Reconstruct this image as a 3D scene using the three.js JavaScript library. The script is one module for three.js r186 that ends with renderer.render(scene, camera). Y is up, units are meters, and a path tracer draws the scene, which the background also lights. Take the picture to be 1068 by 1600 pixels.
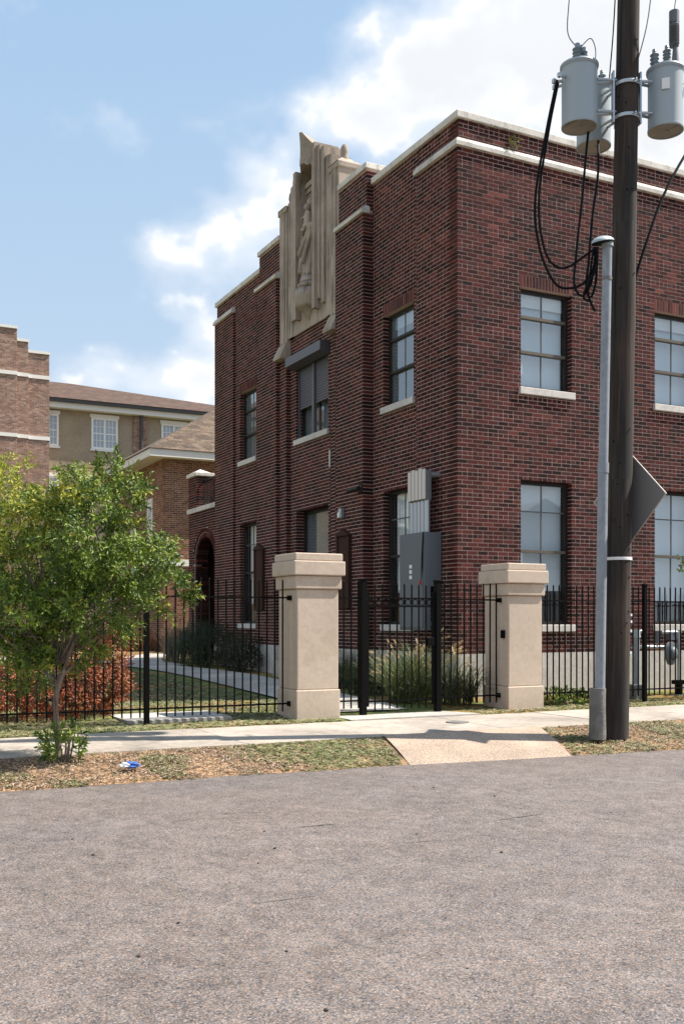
import * as THREE from 'three';
import { mergeGeometries, toCreasedNormals } from 'three/addons/utils/BufferGeometryUtils.js';
import { RoundedBoxGeometry } from 'three/addons/geometries/RoundedBoxGeometry.js';
import { MarchingCubes } from 'three/addons/objects/MarchingCubes.js';

// ---------------------------------------------------------------- camera, sky, sun, exposure
const scene = new THREE.Scene();
const YAW = 26.9 * Math.PI / 180;
const camera = new THREE.PerspectiveCamera(2 * Math.atan(970 / 1607) * 180 / Math.PI, 1068 / 1600, 0.1, 3000);
camera.position.set(0, 1.48, 0);
camera.rotation.set(0, -YAW, 0);
camera.setViewOffset(1068, 1940, 0, 0, 1068, 1600);            // rising lens: verticals stay parallel
const SUN_AZ = 18 * Math.PI / 180, SUN_EL = 53 * Math.PI / 180;
const sunDir = new THREE.Vector3(Math.cos(SUN_EL) * Math.cos(SUN_AZ), Math.sin(SUN_EL), Math.cos(SUN_EL) * Math.sin(SUN_AZ));
const sun = new THREE.DirectionalLight(new THREE.Color(1, 0.93, 0.83), 5);
sun.position.copy(sunDir).multiplyScalar(60).add(new THREE.Vector3(7, 0, -15));
sun.target.position.set(7, 0, -15);
sun.castShadow = true; sun.shadow.mapSize.set(4096, 4096); sun.shadow.radius = 1;
Object.assign(sun.shadow.camera, { left: -45, right: 45, top: 45, bottom: -45, near: 1, far: 160 });
scene.add(sun, sun.target);

// ---------------------------------------------------------------- random numbers and noise
let seed = 20240611;
const rnd = () => { seed = (seed + 0x6D2B79F5) | 0; let t = Math.imul(seed ^ (seed >>> 15), 1 | seed); t = (t + Math.imul(t ^ (t >>> 7), 61 | t)) ^ t; return ((t ^ (t >>> 14)) >>> 0) / 4294967296; };
const rr = (a, b) => a + (b - a) * rnd();
const hash3 = (x, y, z) => { let h = Math.imul(x, 374761393) + Math.imul(y, 668265263) + Math.imul(z, 2147483647 - 918273645) | 0; h = Math.imul(h ^ (h >>> 13), 1274126177); return ((h ^ (h >>> 16)) >>> 0) / 4294967296; };
const sm = t => t * t * (3 - 2 * t);
const lerp = (a, b, t) => a + (b - a) * t;
const clamp = (x, a = 0, b = 1) => Math.min(b, Math.max(a, x));
const smooth = (a, b, x) => sm(clamp((x - a) / (b - a)));
function noise3(x, y, z, p = 0) {
  const X = Math.floor(x), Y = Math.floor(y), Z = Math.floor(z), fx = sm(x - X), fy = sm(y - Y), fz = sm(z - Z);
  const w = p ? (v => ((v % p) + p) % p) : (v => v);
  const x0 = w(X), x1 = w(X + 1), y0 = w(Y), y1 = w(Y + 1), z0 = Z, z1 = Z + 1;
  return lerp(lerp(lerp(hash3(x0, y0, z0), hash3(x1, y0, z0), fx), lerp(hash3(x0, y1, z0), hash3(x1, y1, z0), fx), fy),
    lerp(lerp(hash3(x0, y0, z1), hash3(x1, y0, z1), fx), lerp(hash3(x0, y1, z1), hash3(x1, y1, z1), fx), fy), fz);
}
function fbm(x, y, z, oct = 4, p = 0) { let s = 0, a = 0.5, n = 0; for (let i = 0; i < oct; i++) { s += a * noise3(x, y, z + i * 17.3, p); n += a; a *= 0.5; x *= 2; y *= 2; z *= 2; p *= 2; } return s / n; }

// ---------------------------------------------------------------- the sky: pale summer blue with broken cumulus
const SKY = 0.54;                                               // sky radiance beside a sun of 5
function makeSky() {
  const W = 4096, Hh = 2048, data = new Float32Array(W * Hh * 4);
  const puffs = [];                                             // azimuth and elevation in degrees, radii, weight
  const put = (px, py, rx, ry, w) => { const o = (px - 534) / 1607; puffs.push([YAW * 180 / Math.PI + Math.atan(o) * 180 / Math.PI, Math.atan((970 - py) / Math.hypot(1607, px - 534)) * 180 / Math.PI, rx / 31, ry / 31, w]); };
  put(900, 90, 230, 150, 1.25); put(780, 60, 120, 110, 0.9); put(560, 165, 90, 50, 0.95); put(475, 185, 40, 32, 0.8); put(650, 110, 70, 45, 0.6); put(1020, 190, 130, 120, 1.0); put(590, 205, 60, 35, 0.6);
  put(415, 280, 45, 38, 0.8); put(340, 370, 70, 50, 1.0); put(410, 335, 60, 60, 0.9); put(245, 400, 42, 42, 0.95); put(300, 440, 80, 50, 0.7); put(560, 430, 200, 80, 0.5);
  put(150, 592, 70, 42, 0.85); put(285, 605, 60, 42, 0.8); put(70, 640, 110, 34, 0.5); put(330, 560, 60, 60, 0.45); put(580, 15, 28, 22, 0.4); put(540, 65, 40, 26, 0.3);
  let s = 77; const r = () => { s = Math.imul(s ^ (s >>> 15), 2246822519) + 0x9E3779B9 | 0; return ((s ^ (s >>> 13)) >>> 0) / 4294967296; };
  for (let i = 0; i < 90; i++) {                                 // the same kind of cloud all round
    const az = 60 + r() * 290, el = 6 + Math.pow(r(), 1.6) * 60, k = 4 + r() * 5;
    for (let j = 0; j < 4; j++) puffs.push([az + (r() - 0.5) * k * 2.2, el + (r() - 0.5) * k * 0.8, k * (0.4 + r() * 0.5), k * (0.25 + r() * 0.3), 0.5 + r() * 0.5]);
  }
  const row = new Float32Array(W);
  for (let j = 0; j < Hh; j++) {
    const el = ((j + 0.5) / Hh - 0.5) * Math.PI, y = Math.sin(el), ce = Math.cos(el), eld = el * 180 / Math.PI;
    const near = puffs.filter(p => Math.abs(p[1] - eld) < 2.6 * p[3]);
    row.fill(0);
    for (const p of near) {
      const dy = (p[1] - eld) / p[3], half = Math.ceil(2.6 * p[2] / Math.max(ce, 0.15) / 360 * W);
      const uc = ((p[0] - 90) / 360 + 0.5) * W;
      for (let k = -half; k <= half; k++) { const c = Math.round(uc + k); const dx = (k / W * 360) * Math.max(ce, 0.15) / p[2]; const g = p[4] * Math.exp(-(dx * dx + dy * dy) * 0.8); const cc = ((c % W) + W) % W; row[cc] = row[cc] + g; }
    }
    for (let i = 0; i < W; i++) {
      const k = (j * W + i) * 4;
      const e = Math.max(y, 0);
      const t = Math.pow(e, 0.62);
      let R = lerp(0.68, 0.20, t), G = lerp(0.80, 0.425, t), B = lerp(0.91, 0.75, t);
      const hz = Math.exp(-e * 9); R = lerp(R, 0.74, hz * 0.6); G = lerp(G, 0.80, hz * 0.6); B = lerp(B, 0.88, hz * 0.6);
      if (y > 0.0) {
        const a = (i + 0.5) / W * 2 * Math.PI - Math.PI, x = Math.cos(a) * ce, z = Math.sin(a) * ce;
        const n = fbm(x * 11 + 3, y * 16, z * 11, 6), n2 = fbm(x * 34, y * 44, z * 34 + 9, 5);
        const clear = 0.3 * (1 - smooth(0, 0.35, row[i])), d = row[i] * 0.74 + (n - 0.5) * 2.2 + (n2 - 0.5) * 1.7 - clear;
        const cover = smooth(0.40, 0.98, d), veil = smooth(0.0, 1.0, row[i] * 0.62 + (n - 0.47) * 1.9 + (n2 - 0.5) * 0.7 - clear) * 0.72;
        const core = smooth(0.7, 1.7, d) * 0.16 + (fbm(x * 12 + 40, y * 20, z * 12, 3) - 0.5) * 0.10;
        const c = Math.max(cover * 0.93, veil) * smooth(0.0, 0.06, y);
        const L = 1.06 - core;
        R = lerp(R, L * 0.985, c); G = lerp(G, L * 0.995, c); B = lerp(B, L * 1.02, c);
      } else { R = 0.30; G = 0.30; B = 0.28; }
      if (y > -0.02) {                                           // summer haze scatters light forward round the sun
        const a = (i + 0.5) / W * 2 * Math.PI - Math.PI, cs = Math.cos(a) * ce * sunDir.x + y * sunDir.y + Math.sin(a) * ce * sunDir.z, g = 0.62, hg = 0.055 * (1 - g * g) / Math.pow(1 + g * g - 2 * g * cs, 1.5);
        R += hg * 1.0; G += hg * 0.97; B += hg * 0.92;
      }
      data[k] = R * SKY; data[k + 1] = G * SKY; data[k + 2] = B * SKY; data[k + 3] = 1;
    }
  }
  const t = new THREE.DataTexture(data, W, Hh, THREE.RGBAFormat, THREE.FloatType);
  t.mapping = THREE.EquirectangularReflectionMapping; t.magFilter = THREE.LinearFilter; t.minFilter = THREE.LinearFilter; t.needsUpdate = true;
  return t;
}
const sky = makeSky();
scene.background = sky; scene.environment = sky;
const renderer = new THREE.WebGLRenderer({ antialias: true });
renderer.toneMapping = THREE.LinearToneMapping;
renderer.toneMappingExposure = 1.88;
renderer.shadowMap.enabled = true;

// ---------------------------------------------------------------- textures and materials
function tex(size, metres, fn, srgb = true) {
  const d = new Uint8Array(size * size * 4);
  for (let j = 0; j < size; j++) for (let i = 0; i < size; i++) {
    const v = fn(i / size, j / size), k = (j * size + i) * 4;
    const c = Array.isArray(v) ? v : [v, v, v];
    d[k] = clamp(c[0]) * 255; d[k + 1] = clamp(c[1]) * 255; d[k + 2] = clamp(c[2]) * 255; d[k + 3] = 255;
  }
  const t = new THREE.DataTexture(d, size, size); t.wrapS = t.wrapT = THREE.RepeatWrapping; t.magFilter = THREE.LinearFilter; t.minFilter = THREE.LinearMipmapLinearFilter; t.generateMipmaps = true;
  t.repeat.set(1 / metres, 1 / metres); if (srgb) t.colorSpace = THREE.SRGBColorSpace; t.needsUpdate = true;
  return t;
}
const P = (u, v, f, s, o = 4) => fbm(u * f, v * f, s, o, f);     // tiling noise
const lin = (r, g, b) => new THREE.Color().setRGB(r, g, b);
const mat = (c, o = {}) => new THREE.MeshStandardMaterial({ color: c, roughness: 0.85, metalness: 0, ...o });

const asphaltHash = new Float32Array(1024 * 1024); for (let i = 0; i < asphaltHash.length; i++) asphaltHash[i] = rnd();
const T = {};
T.asphalt = tex(1024, 3.1, (u, v) => {
  const i = Math.floor(u * 1024), j = Math.floor(v * 1024), h = asphaltHash[j * 1024 + i], h2 = asphaltHash[((j >> 1) * 512 + (i >> 1)) % asphaltHash.length], h3 = asphaltHash[((j >> 2) * 256 + (i >> 2) + 7777) % asphaltHash.length];
  let L = 0.66 + (h2 - 0.5) * 0.34 + (h - 0.5) * 0.26 + (h3 - 0.5) * 0.09 + (P(u, v, 8, 1) - 0.5) * 0.10 + (P(u, v, 40, 2, 3) - 0.5) * 0.2;
  if (h2 > 0.965) L += 0.30; if (h3 < 0.05) L -= 0.12;
  const w = (h3 - 0.5) * 0.07;
  return [L + w + 0.012, L, L - w - 0.004];
});
T.asphaltB = tex(512, 3.1, (u, v) => { const i = Math.floor(u * 512), j = Math.floor(v * 512); return asphaltHash[j * 512 + i] * 0.6 + P(u, v, 60, 5, 2) * 0.4; }, false);
T.concrete = tex(1024, 3.7, (u, v) => { const i = Math.floor(u * 1024), j = Math.floor(v * 1024), h = asphaltHash[j * 1024 + i]; let L = 0.80 + (P(u, v, 5, 11, 5) - 0.5) * 0.34 + (P(u, v, 64, 12, 3) - 0.5) * 0.16 + (h - 0.5) * 0.07; const st = smooth(0.58, 0.72, P(u, v, 7, 14, 5)); L -= st * 0.10; return [L, L * 0.985, L * 0.965]; });
T.aggregate = tex(1024, 2.3, (u, v) => { const i = Math.floor(u * 1024), j = Math.floor(v * 1024), h = asphaltHash[((j >> 2) * 256 + (i >> 2))], h1 = asphaltHash[j * 1024 + i]; const L = 0.76 + (h - 0.5) * 0.30 + (h1 - 0.5) * 0.1 + (P(u, v, 6, 21, 4) - 0.5) * 0.2; return [L, L * 0.94, L * 0.88]; });
T.stucco = tex(1024, 2.9, (u, v) => { const L = 0.86 + (P(u, v, 6, 31, 5) - 0.5) * 0.16 + (P(u, v, 70, 32, 3) - 0.5) * 0.14; const st = smooth(0.6, 0.78, fbm(u * 20, v * 4, 33.5, 4, 20)); return [L - st * 0.05, L - st * 0.06, L - st * 0.075]; });
T.plaster = tex(1024, 2.9, (u, v) => { const L = 0.90 + (P(u, v, 6, 34, 5) - 0.5) * 0.09 + (P(u, v, 70, 35, 3) - 0.5) * 0.07, st = smooth(0.62, 0.75, P(u, v, 9, 36, 5)); return [L - st * 0.03, L - st * 0.035, L - st * 0.045]; });
T.fine = tex(512, 0.6, (u, v) => 0.5 + (P(u, v, 32, 41, 4) - 0.5) * 1.1, false);
T.stone = tex(1024, 2.2, (u, v) => { const L = 0.84 + (P(u, v, 8, 51, 5) - 0.5) * 0.24 + (P(u, v, 90, 52, 2) - 0.5) * 0.10; const st = smooth(0.55, 0.74, fbm(u * 24, v * 3, 53.5, 4, 24)); return [L - st * 0.16, L - st * 0.165, L - st * 0.17]; });
T.wood = tex(1024, 1.0, (u, v) => { const wob = (P(u, v, 4, 60, 3) - 0.5) * 0.06, g = fbm((u + wob) * 22, v * 3, 61.5, 5), g2 = fbm(u * 120, v * 9, 62.5, 3), c = smooth(0.66, 0.74, fbm((u + wob) * 40, v * 1.3, 64.5, 4)); const L = 0.66 + (g - 0.5) * 0.45 + (g2 - 0.5) * 0.4 - c * 0.25 + (P(u, v, 6, 67, 4) - 0.5) * 0.3; const warm = (P(u, v, 4, 66, 3) - 0.5) * 0.18; return [L + warm, L, L - warm * 0.9]; });
T.brickFace = tex(256, 1, (u, v) => { const L = 0.84 + (P(u, v, 10, 71, 4) - 0.5) * 0.42 + (P(u, v, 60, 72, 2) - 0.5) * 0.2; return L; });
T.brickBump = tex(256, 1, (u, v) => P(u, v, 14, 73, 5), false);
T.soil = tex(1024, 2.6, (u, v) => { const a = P(u, v, 14, 81, 5), b = P(u, v, 100, 82, 3), L = 0.56 + (a - 0.5) * 0.5 + (b - 0.5) * 0.6; return [L, L * 0.86, L * 0.7]; });
T.lawn = tex(1024, 4.3, (u, v) => { const a = P(u, v, 8, 91, 5), b = P(u, v, 120, 92, 3), d = smooth(0.47, 0.62, P(u, v, 5, 93, 4)); const L = 0.6 + (a - 0.5) * 0.3 + (b - 0.5) * 0.6; return [L * lerp(0.78, 1.12, d), L * lerp(0.88, 0.92, d), L * lerp(0.5, 0.62, d)]; });
T.shingle = tex(1024, 3.0, (u, v) => { const rowN = Math.floor(v * 24), fr = v * 24 - rowN, c = Math.floor(u * 12 + (rowN % 2) * 0.5 + 0.27 * rowN), h = hash3(((c % 12) + 12) % 12, rowN, 5), e = fr < 0.1 ? -0.14 : 0; const L = 0.66 + (h - 0.5) * 0.28 + e + (P(u, v, 90, 95, 2) - 0.5) * 0.3; return [L, L * 0.95, L * 0.9]; });
T.leaf = null;

const M = {};
M.mortar = mat(lin(0.64, 0.465, 0.40), { roughness: 0.95, map: T.stucco });
M.mortarPale = mat(lin(0.62, 0.52, 0.44), { roughness: 0.95, map: T.stucco });
M.brick = new THREE.MeshPhysicalMaterial({ color: 0xffffff, roughness: 0.9, specularIntensity: 0.25, map: T.brickFace, bumpMap: T.brickBump, bumpScale: 0.002 });
M.coping = mat(lin(0.86, 0.81, 0.73), { map: T.stone, bumpMap: T.fine, bumpScale: 0.001 });
M.sill = mat(lin(0.74, 0.70, 0.65), { map: T.stucco, roughness: 0.7 });
M.foundation = mat(lin(0.66, 0.62, 0.58), { map: T.stucco, bumpMap: T.fine, bumpScale: 0.001 });
M.stone = mat(lin(0.50, 0.41, 0.33), { map: T.stone, bumpMap: T.fine, bumpScale: 0.002 });
M.pillar = mat(lin(0.62, 0.505, 0.405), { map: T.plaster, bumpMap: T.fine, bumpScale: 0.0009, roughness: 0.9 });
M.frame = new THREE.MeshPhysicalMaterial({ color: lin(0.022, 0.019, 0.016), roughness: 0.5, specularIntensity: 0.5 });
M.frameTan = mat(lin(0.10, 0.082, 0.058), { roughness: 0.5 });
M.muntin = mat(lin(0.10, 0.10, 0.10), { roughness: 0.5 });
M.glass = new THREE.MeshPhysicalMaterial({ color: lin(0.86, 0.93, 0.97), roughness: 0.015, transmission: 1, thickness: 0, ior: 2.25 });
M.glassPlain = new THREE.MeshPhysicalMaterial({ color: lin(0.62, 0.72, 0.80), roughness: 0.02, metalness: 0.22, transmission: 1, thickness: 0, ior: 2.3 });
M.blind = mat(lin(0.70, 0.73, 0.75), { roughness: 0.8 });
M.valance = mat(lin(0.84, 0.85, 0.84), { roughness: 0.8 });
M.shutter = mat(lin(0.10, 0.10, 0.115), { roughness: 0.45, metalness: 0.3 });
M.iron = new THREE.MeshPhysicalMaterial({ color: lin(0.0035, 0.0033, 0.0035), roughness: 0.62, specularIntensity: 0.16 });
M.interior = mat(lin(0.10, 0.095, 0.09));
M.roofFlat = mat(lin(0.35, 0.34, 0.33));
M.steelGrey = mat(lin(0.11, 0.125, 0.145), { roughness: 0.5 });
M.galv = mat(lin(0.42, 0.45, 0.48), { roughness: 0.38, metalness: 0.7, bumpMap: T.fine, bumpScale: 0.0005 });
M.tank = mat(lin(0.33, 0.38, 0.41), { roughness: 0.5 });
M.porcelain = mat(lin(0.19, 0.23, 0.26), { roughness: 0.25 });
M.tankBase = mat(lin(0.34, 0.31, 0.27), { roughness: 0.8, map: T.stone });
M.rubber = new THREE.MeshPhysicalMaterial({ color: lin(0.005, 0.005, 0.0055), roughness: 0.6, specularIntensity: 0.25 });
M.wireGrey = mat(lin(0.22, 0.22, 0.22), { roughness: 0.5, metalness: 0.5 });
M.pvc = mat(lin(0.33, 0.36, 0.40), { roughness: 0.5, map: T.stucco });
M.pole = mat(lin(0.092, 0.071, 0.059), { map: T.wood, bumpMap: T.wood, bumpScale: 0.004, roughness: 0.95 });
M.oldConcrete = mat(lin(0.25, 0.25, 0.25), { map: T.concrete, bumpMap: T.fine, bumpScale: 0.006 });
M.signBack = mat(lin(0.15, 0.14, 0.135), { roughness: 0.6 });
M.white = mat(lin(0.78, 0.77, 0.74), { roughness: 0.6 });
M.trimWhite = mat(lin(0.72, 0.70, 0.66), { roughness: 0.7 });
M.red = mat(lin(0.5, 0.02, 0.02), { roughness: 0.4 });
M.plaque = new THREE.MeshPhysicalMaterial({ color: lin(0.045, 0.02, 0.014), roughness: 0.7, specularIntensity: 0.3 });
M.stuccoWall = mat(lin(0.45, 0.36, 0.255), { map: T.stucco, roughness: 0.95 });
M.roofBrown = mat(lin(0.20, 0.125, 0.095), { map: T.shingle, roughness: 0.95 });
M.roofTan = mat(lin(0.26, 0.20, 0.155), { map: T.shingle, roughness: 0.95 });
M.gutter = mat(lin(0.05, 0.045, 0.045), { roughness: 0.5 });
M.asphalt = mat(lin(0.315, 0.27, 0.25), { map: T.asphalt, bumpMap: T.asphaltB, bumpScale: 0.004, roughness: 0.92, vertexColors: true });
M.sidewalk = mat(lin(0.58, 0.52, 0.465), { map: T.concrete, bumpMap: T.fine, bumpScale: 0.0015, roughness: 0.92 });
M.sidewalkB = mat(lin(0.53, 0.475, 0.42), { map: T.concrete, bumpMap: T.fine, bumpScale: 0.0015, roughness: 0.92 });
M.walk = mat(lin(0.60, 0.58, 0.55), { map: T.concrete, roughness: 0.92 });
M.apron = mat(lin(0.62, 0.545, 0.485), { map: T.aggregate, bumpMap: T.asphaltB, bumpScale: 0.003, roughness: 0.95 });
M.soil = mat(lin(0.66, 0.56, 0.46), { map: T.soil, bumpMap: T.soil, bumpScale: 0.012, roughness: 1 });
M.lawn = mat(lin(0.48, 0.46, 0.26), { map: T.lawn, bumpMap: T.lawn, bumpScale: 0.02, roughness: 1 });
M.dryLawn = mat(lin(0.62, 0.47, 0.26), { map: T.soil, roughness: 1 });
M.ground = mat(lin(0.14, 0.14, 0.08), { map: T.lawn, roughness: 1 });
M.bark = mat(lin(0.46, 0.35, 0.28), { map: T.wood, bumpMap: T.wood, bumpScale: 0.004, roughness: 0.95 });
const leafMat = () => new THREE.MeshPhysicalMaterial({ color: 0xffffff, roughness: 0.5, specularIntensity: 0.6, transmission: 0.32, thickness: 0, side: THREE.DoubleSide });
M.leaf = leafMat();
M.blade = new THREE.MeshPhysicalMaterial({ color: 0xffffff, roughness: 0.7, transmission: 0.25, thickness: 0, side: THREE.DoubleSide });
M.litter = mat(0xffffff, { roughness: 0.95, side: THREE.DoubleSide });

// ---------------------------------------------------------------- helpers
const taken = {};
const numbered = n => { const k = taken[n] = (taken[n] ?? -1) + 1; return k ? `${n}_${String(k).padStart(3, '0')}` : n; };
function worldUV(g) {                                           // uv in metres from the way each face points
  g = g.index ? g.toNonIndexed() : g;
  const p = g.attributes.position, n = p.count, uv = new Float32Array(n * 2), a = new THREE.Vector3(), b = new THREE.Vector3(), c = new THREE.Vector3();
  for (let i = 0; i < n; i += 3) {
    a.fromBufferAttribute(p, i); b.fromBufferAttribute(p, i + 1); c.fromBufferAttribute(p, i + 2);
    const nx = Math.abs((b.y - a.y) * (c.z - a.z) - (b.z - a.z) * (c.y - a.y)), ny = Math.abs((b.z - a.z) * (c.x - a.x) - (b.x - a.x) * (c.z - a.z)), nz = Math.abs((b.x - a.x) * (c.y - a.y) - (b.y - a.y) * (c.x - a.x));
    for (let k = 0; k < 3; k++) { const x = p.getX(i + k), y = p.getY(i + k), z = p.getZ(i + k); const [u, v] = ny >= nx && ny >= nz ? [x, z] : nx >= nz ? [z, y] : [x, y]; uv[(i + k) * 2] = u; uv[(i + k) * 2 + 1] = v; }
  }
  g.setAttribute('uv', new THREE.BufferAttribute(uv, 2));
  return g;
}
const clean = g => { g = g.index ? g.toNonIndexed() : g.clone(); for (const k of Object.keys(g.attributes)) if (!['position', 'normal', 'uv'].includes(k)) g.deleteAttribute(k); if (!g.attributes.normal) g.computeVertexNormals(); if (!g.attributes.uv) g.setAttribute('uv', new THREE.BufferAttribute(new Float32Array(g.attributes.position.count * 2), 2)); g.clearGroups(); return g; };
const merge = list => mergeGeometries(list.map(clean));
const box = (x0, x1, y0, y1, z0, z1) => new THREE.BoxGeometry(Math.abs(x1 - x0), Math.abs(y1 - y0), Math.abs(z1 - z0)).translate((x0 + x1) / 2, (y0 + y1) / 2, (z0 + z1) / 2);
const rbox = (x0, x1, y0, y1, z0, z1, r = 0.012) => new RoundedBoxGeometry(Math.abs(x1 - x0), Math.abs(y1 - y0), Math.abs(z1 - z0), 2, Math.min(r, Math.abs(x1 - x0) / 2.1, Math.abs(y1 - y0) / 2.1, Math.abs(z1 - z0) / 2.1)).translate((x0 + x1) / 2, (y0 + y1) / 2, (z0 + z1) / 2);
const V = (x, y, z) => new THREE.Vector3(x, y, z);
function cyl(a, b, r0, r1 = r0, seg = 16) { const d = V().subVectors(b, a), L = d.length(); const g = new THREE.CylinderGeometry(r1, r0, L, seg); g.applyQuaternion(new THREE.Quaternion().setFromUnitVectors(V(0, 1, 0), d.normalize())); return g.translate((a.x + b.x) / 2, (a.y + b.y) / 2, (a.z + b.z) / 2); }
const tube = (pts, r, seg = 40, rad = 8) => new THREE.TubeGeometry(new THREE.CatmullRomCurve3(pts.map(p => V(...p)), false, 'centripetal'), seg, r, rad, false);
const lathe = (pts, seg = 28) => new THREE.LatheGeometry(pts.map(p => new THREE.Vector2(...p)), seg);
function prism(poly, y0, y1) {                                  // polygon [x, z] raised from y0 to y1
  const s = new THREE.Shape(poly.map(p => new THREE.Vector2(p[0], -p[1])));
  return new THREE.ExtrudeGeometry(s, { depth: y1 - y0, bevelEnabled: false }).rotateX(-Math.PI / 2).translate(0, y0, 0);
}
function thing(name, label, category, pos = [0, 0, 0], group) {
  const o = new THREE.Group(); o.name = numbered(name); o.position.set(...pos); scene.add(o);
  o.userData = { label, category }; if (group) o.userData.group = group;
  return o;
}
const worldPos = o => { const v = V(0, 0, 0); for (let q = o; q && q !== scene; q = q.parent) v.add(q.position); return v; };
function part(parent, name, geo, material, opt = {}) {          // geometry is given in world metres
  let g = Array.isArray(geo) ? merge(geo) : clean(geo);
  if (!opt.keepUV) g = worldUV(g);
  const o = worldPos(parent); g.translate(-o.x, -o.y, -o.z);
  const m = new THREE.Mesh(g, material); m.name = name; m.castShadow = m.receiveShadow = true; parent.add(m);
  if (opt.label) m.userData.label = opt.label; if (opt.kind) m.userData.kind = opt.kind;
  return m;
}
function sub(parent, name) { const g = new THREE.Group(); g.name = name; parent.add(g); return g; }
function single(name, label, category, geo, material, pos, opt = {}) { // a thing that is one mesh
  let g = Array.isArray(geo) ? merge(geo) : clean(geo); if (!opt.keepUV) g = worldUV(g); g.translate(-pos[0], -pos[1], -pos[2]);
  const m = new THREE.Mesh(g, material); m.name = numbered(name); m.position.set(...pos); m.castShadow = m.receiveShadow = true; scene.add(m);
  m.userData = { label, category }; if (opt.group) m.userData.group = opt.group; if (opt.kind) { m.userData = { kind: opt.kind }; if (opt.kind === 'stuff') Object.assign(m.userData, { label, category }); }
  return m;
}
const structure = (name, geo, material, opt = {}) => { const m = single(name, '', '', geo, material, [0, 0, 0], { kind: 'structure', ...opt }); return m; };
function instanced(parent, name, geo, material, mats, cols, kind = 'stuff') {
  const im = new THREE.InstancedMesh(geo, material, mats.length); im.name = name; im.castShadow = im.receiveShadow = true;
  mats.forEach((m, i) => { im.setMatrixAt(i, m); if (cols) im.setColorAt(i, cols[i]); });
  if (kind) im.userData.kind = kind; parent.add(im); return im;
}

// ---------------------------------------------------------------- brickwork
const CH = 0.0677, MOD = 0.203, JT = 0.0135;
// a frame: 'R' faces the street (+z), u = x; 'L' faces the garden side (-x), u = -z; d is metres behind the face
const frameOf = (face, plane) => face === 'R' ? { face, plane, box: (u0, u1, y0, y1, d0, d1) => box(u0, u1, y0, y1, plane - d1, plane - d0), pt: (u, y, d) => V(u, y, plane - d) }
  : { face, plane, box: (u0, u1, y0, y1, d0, d1) => box(plane + d0, plane + d1, y0, y1, -u1, -u0), pt: (u, y, d) => V(plane + d, y, -u) };
const cutAt = (u0, u1, holes) => { let runs = [[u0, u1]]; for (const [a, b] of holes) runs = runs.flatMap(([p, q]) => b <= p || a >= q ? [[p, q]] : [[p, a], [b, q]].filter(([s, t]) => t - s > 0.012)); return runs; };
function bricks(list, fr, u0, u1, y0, y1, o = {}) {
  const { depth = 0.12, openings = [], base = 0.94, palette = redBrick, skip, bond = 0, zoneY } = o;
  const n0 = Math.round((y0 - base) / CH), n1 = Math.round((y1 - base) / CH);
  for (let n = n0; n < n1; n++) {
    const yb = base + n * CH, yc = yb + CH / 2, header = ((n % 5) + 5) % 5 === 3;
    const runs = cutAt(u0, u1, openings.filter(h => yc > h[2] && yc < h[3]).map(h => [h[0], h[1]]));
    const m = header ? MOD / 2 : MOD, ph = header ? 0 : ((n + bond) & 1) * MOD / 2;
    for (const [a, b] of runs) for (let u = Math.floor((a - u0 - ph) / m) * m + u0 + ph; u < b; u += m) {
      let p = Math.max(u, a), q = Math.min(u + m - JT, b);
      if (q - p < 0.012) continue;
      const uc = (p + q) / 2; if (skip && skip(uc, yc)) continue;
      const j = rr(-0.001, 0.0015), pos = fr.pt(uc, yb + (CH - JT) / 2, depth / 2 - j), L = q - p + rr(-0.002, 0.002), hgt = CH - JT + rr(-0.0015, 0.0015);
      list.push({ x: pos.x, y: pos.y, z: pos.z, s: fr.face === 'R' ? [L, hgt, depth] : [depth, hgt, L], c: palette(uc, yc), face: fr.face });
    }
  }
}
function soldiers(list, fr, u0, u1, y0, h, palette = redBrick) { // upright bricks over an opening
  const n = Math.round((u1 - u0) / CH), w = (u1 - u0) / n;
  for (let i = 0; i < n; i++) { const uc = u0 + (i + 0.5) * w, pos = fr.pt(uc, y0 + h / 2, 0.06), L = w - JT; list.push({ x: pos.x, y: pos.y, z: pos.z, s: fr.face === 'R' ? [L, h - JT, 0.12] : [0.12, h - JT, L], c: palette(uc, y0, 0.25), face: fr.face }); }
}
const redTones = [[0.115, 0.033, 0.029], [0.084, 0.025, 0.022], [0.145, 0.041, 0.035], [0.052, 0.020, 0.018], [0.185, 0.052, 0.042], [0.036, 0.018, 0.018], [0.235, 0.072, 0.056], [0.10, 0.042, 0.039]].map(c => lin(...c));
const redBrick = (u, y, hot = 0) => { const r = rnd() + (noise3(u * 1.1, y * 1.1, 3) - 0.5) * 0.4 + hot; return r < 0.12 ? 5 : r < 0.3 ? 3 : r < 0.52 ? 1 : r < 0.78 ? 0 : r < 0.88 ? 7 : r < 1.02 ? 2 : r < 1.09 ? 4 : 6; };
redBrick.tones = redTones;
const tanTones = [[0.31, 0.145, 0.085], [0.37, 0.18, 0.105], [0.24, 0.105, 0.062], [0.43, 0.22, 0.135], [0.28, 0.135, 0.085]].map(c => lin(...c));
const tanBrick = () => Math.floor(rnd() * 5); tanBrick.tones = tanTones;
const pinkTones = [[0.44, 0.265, 0.20], [0.52, 0.325, 0.245], [0.35, 0.205, 0.15], [0.58, 0.39, 0.30], [0.41, 0.26, 0.21]].map(c => lin(...c));
const pinkBrick = () => Math.floor(rnd() * 5); pinkBrick.tones = pinkTones;
const unitBox = new THREE.BoxGeometry(1, 1, 1);
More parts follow.
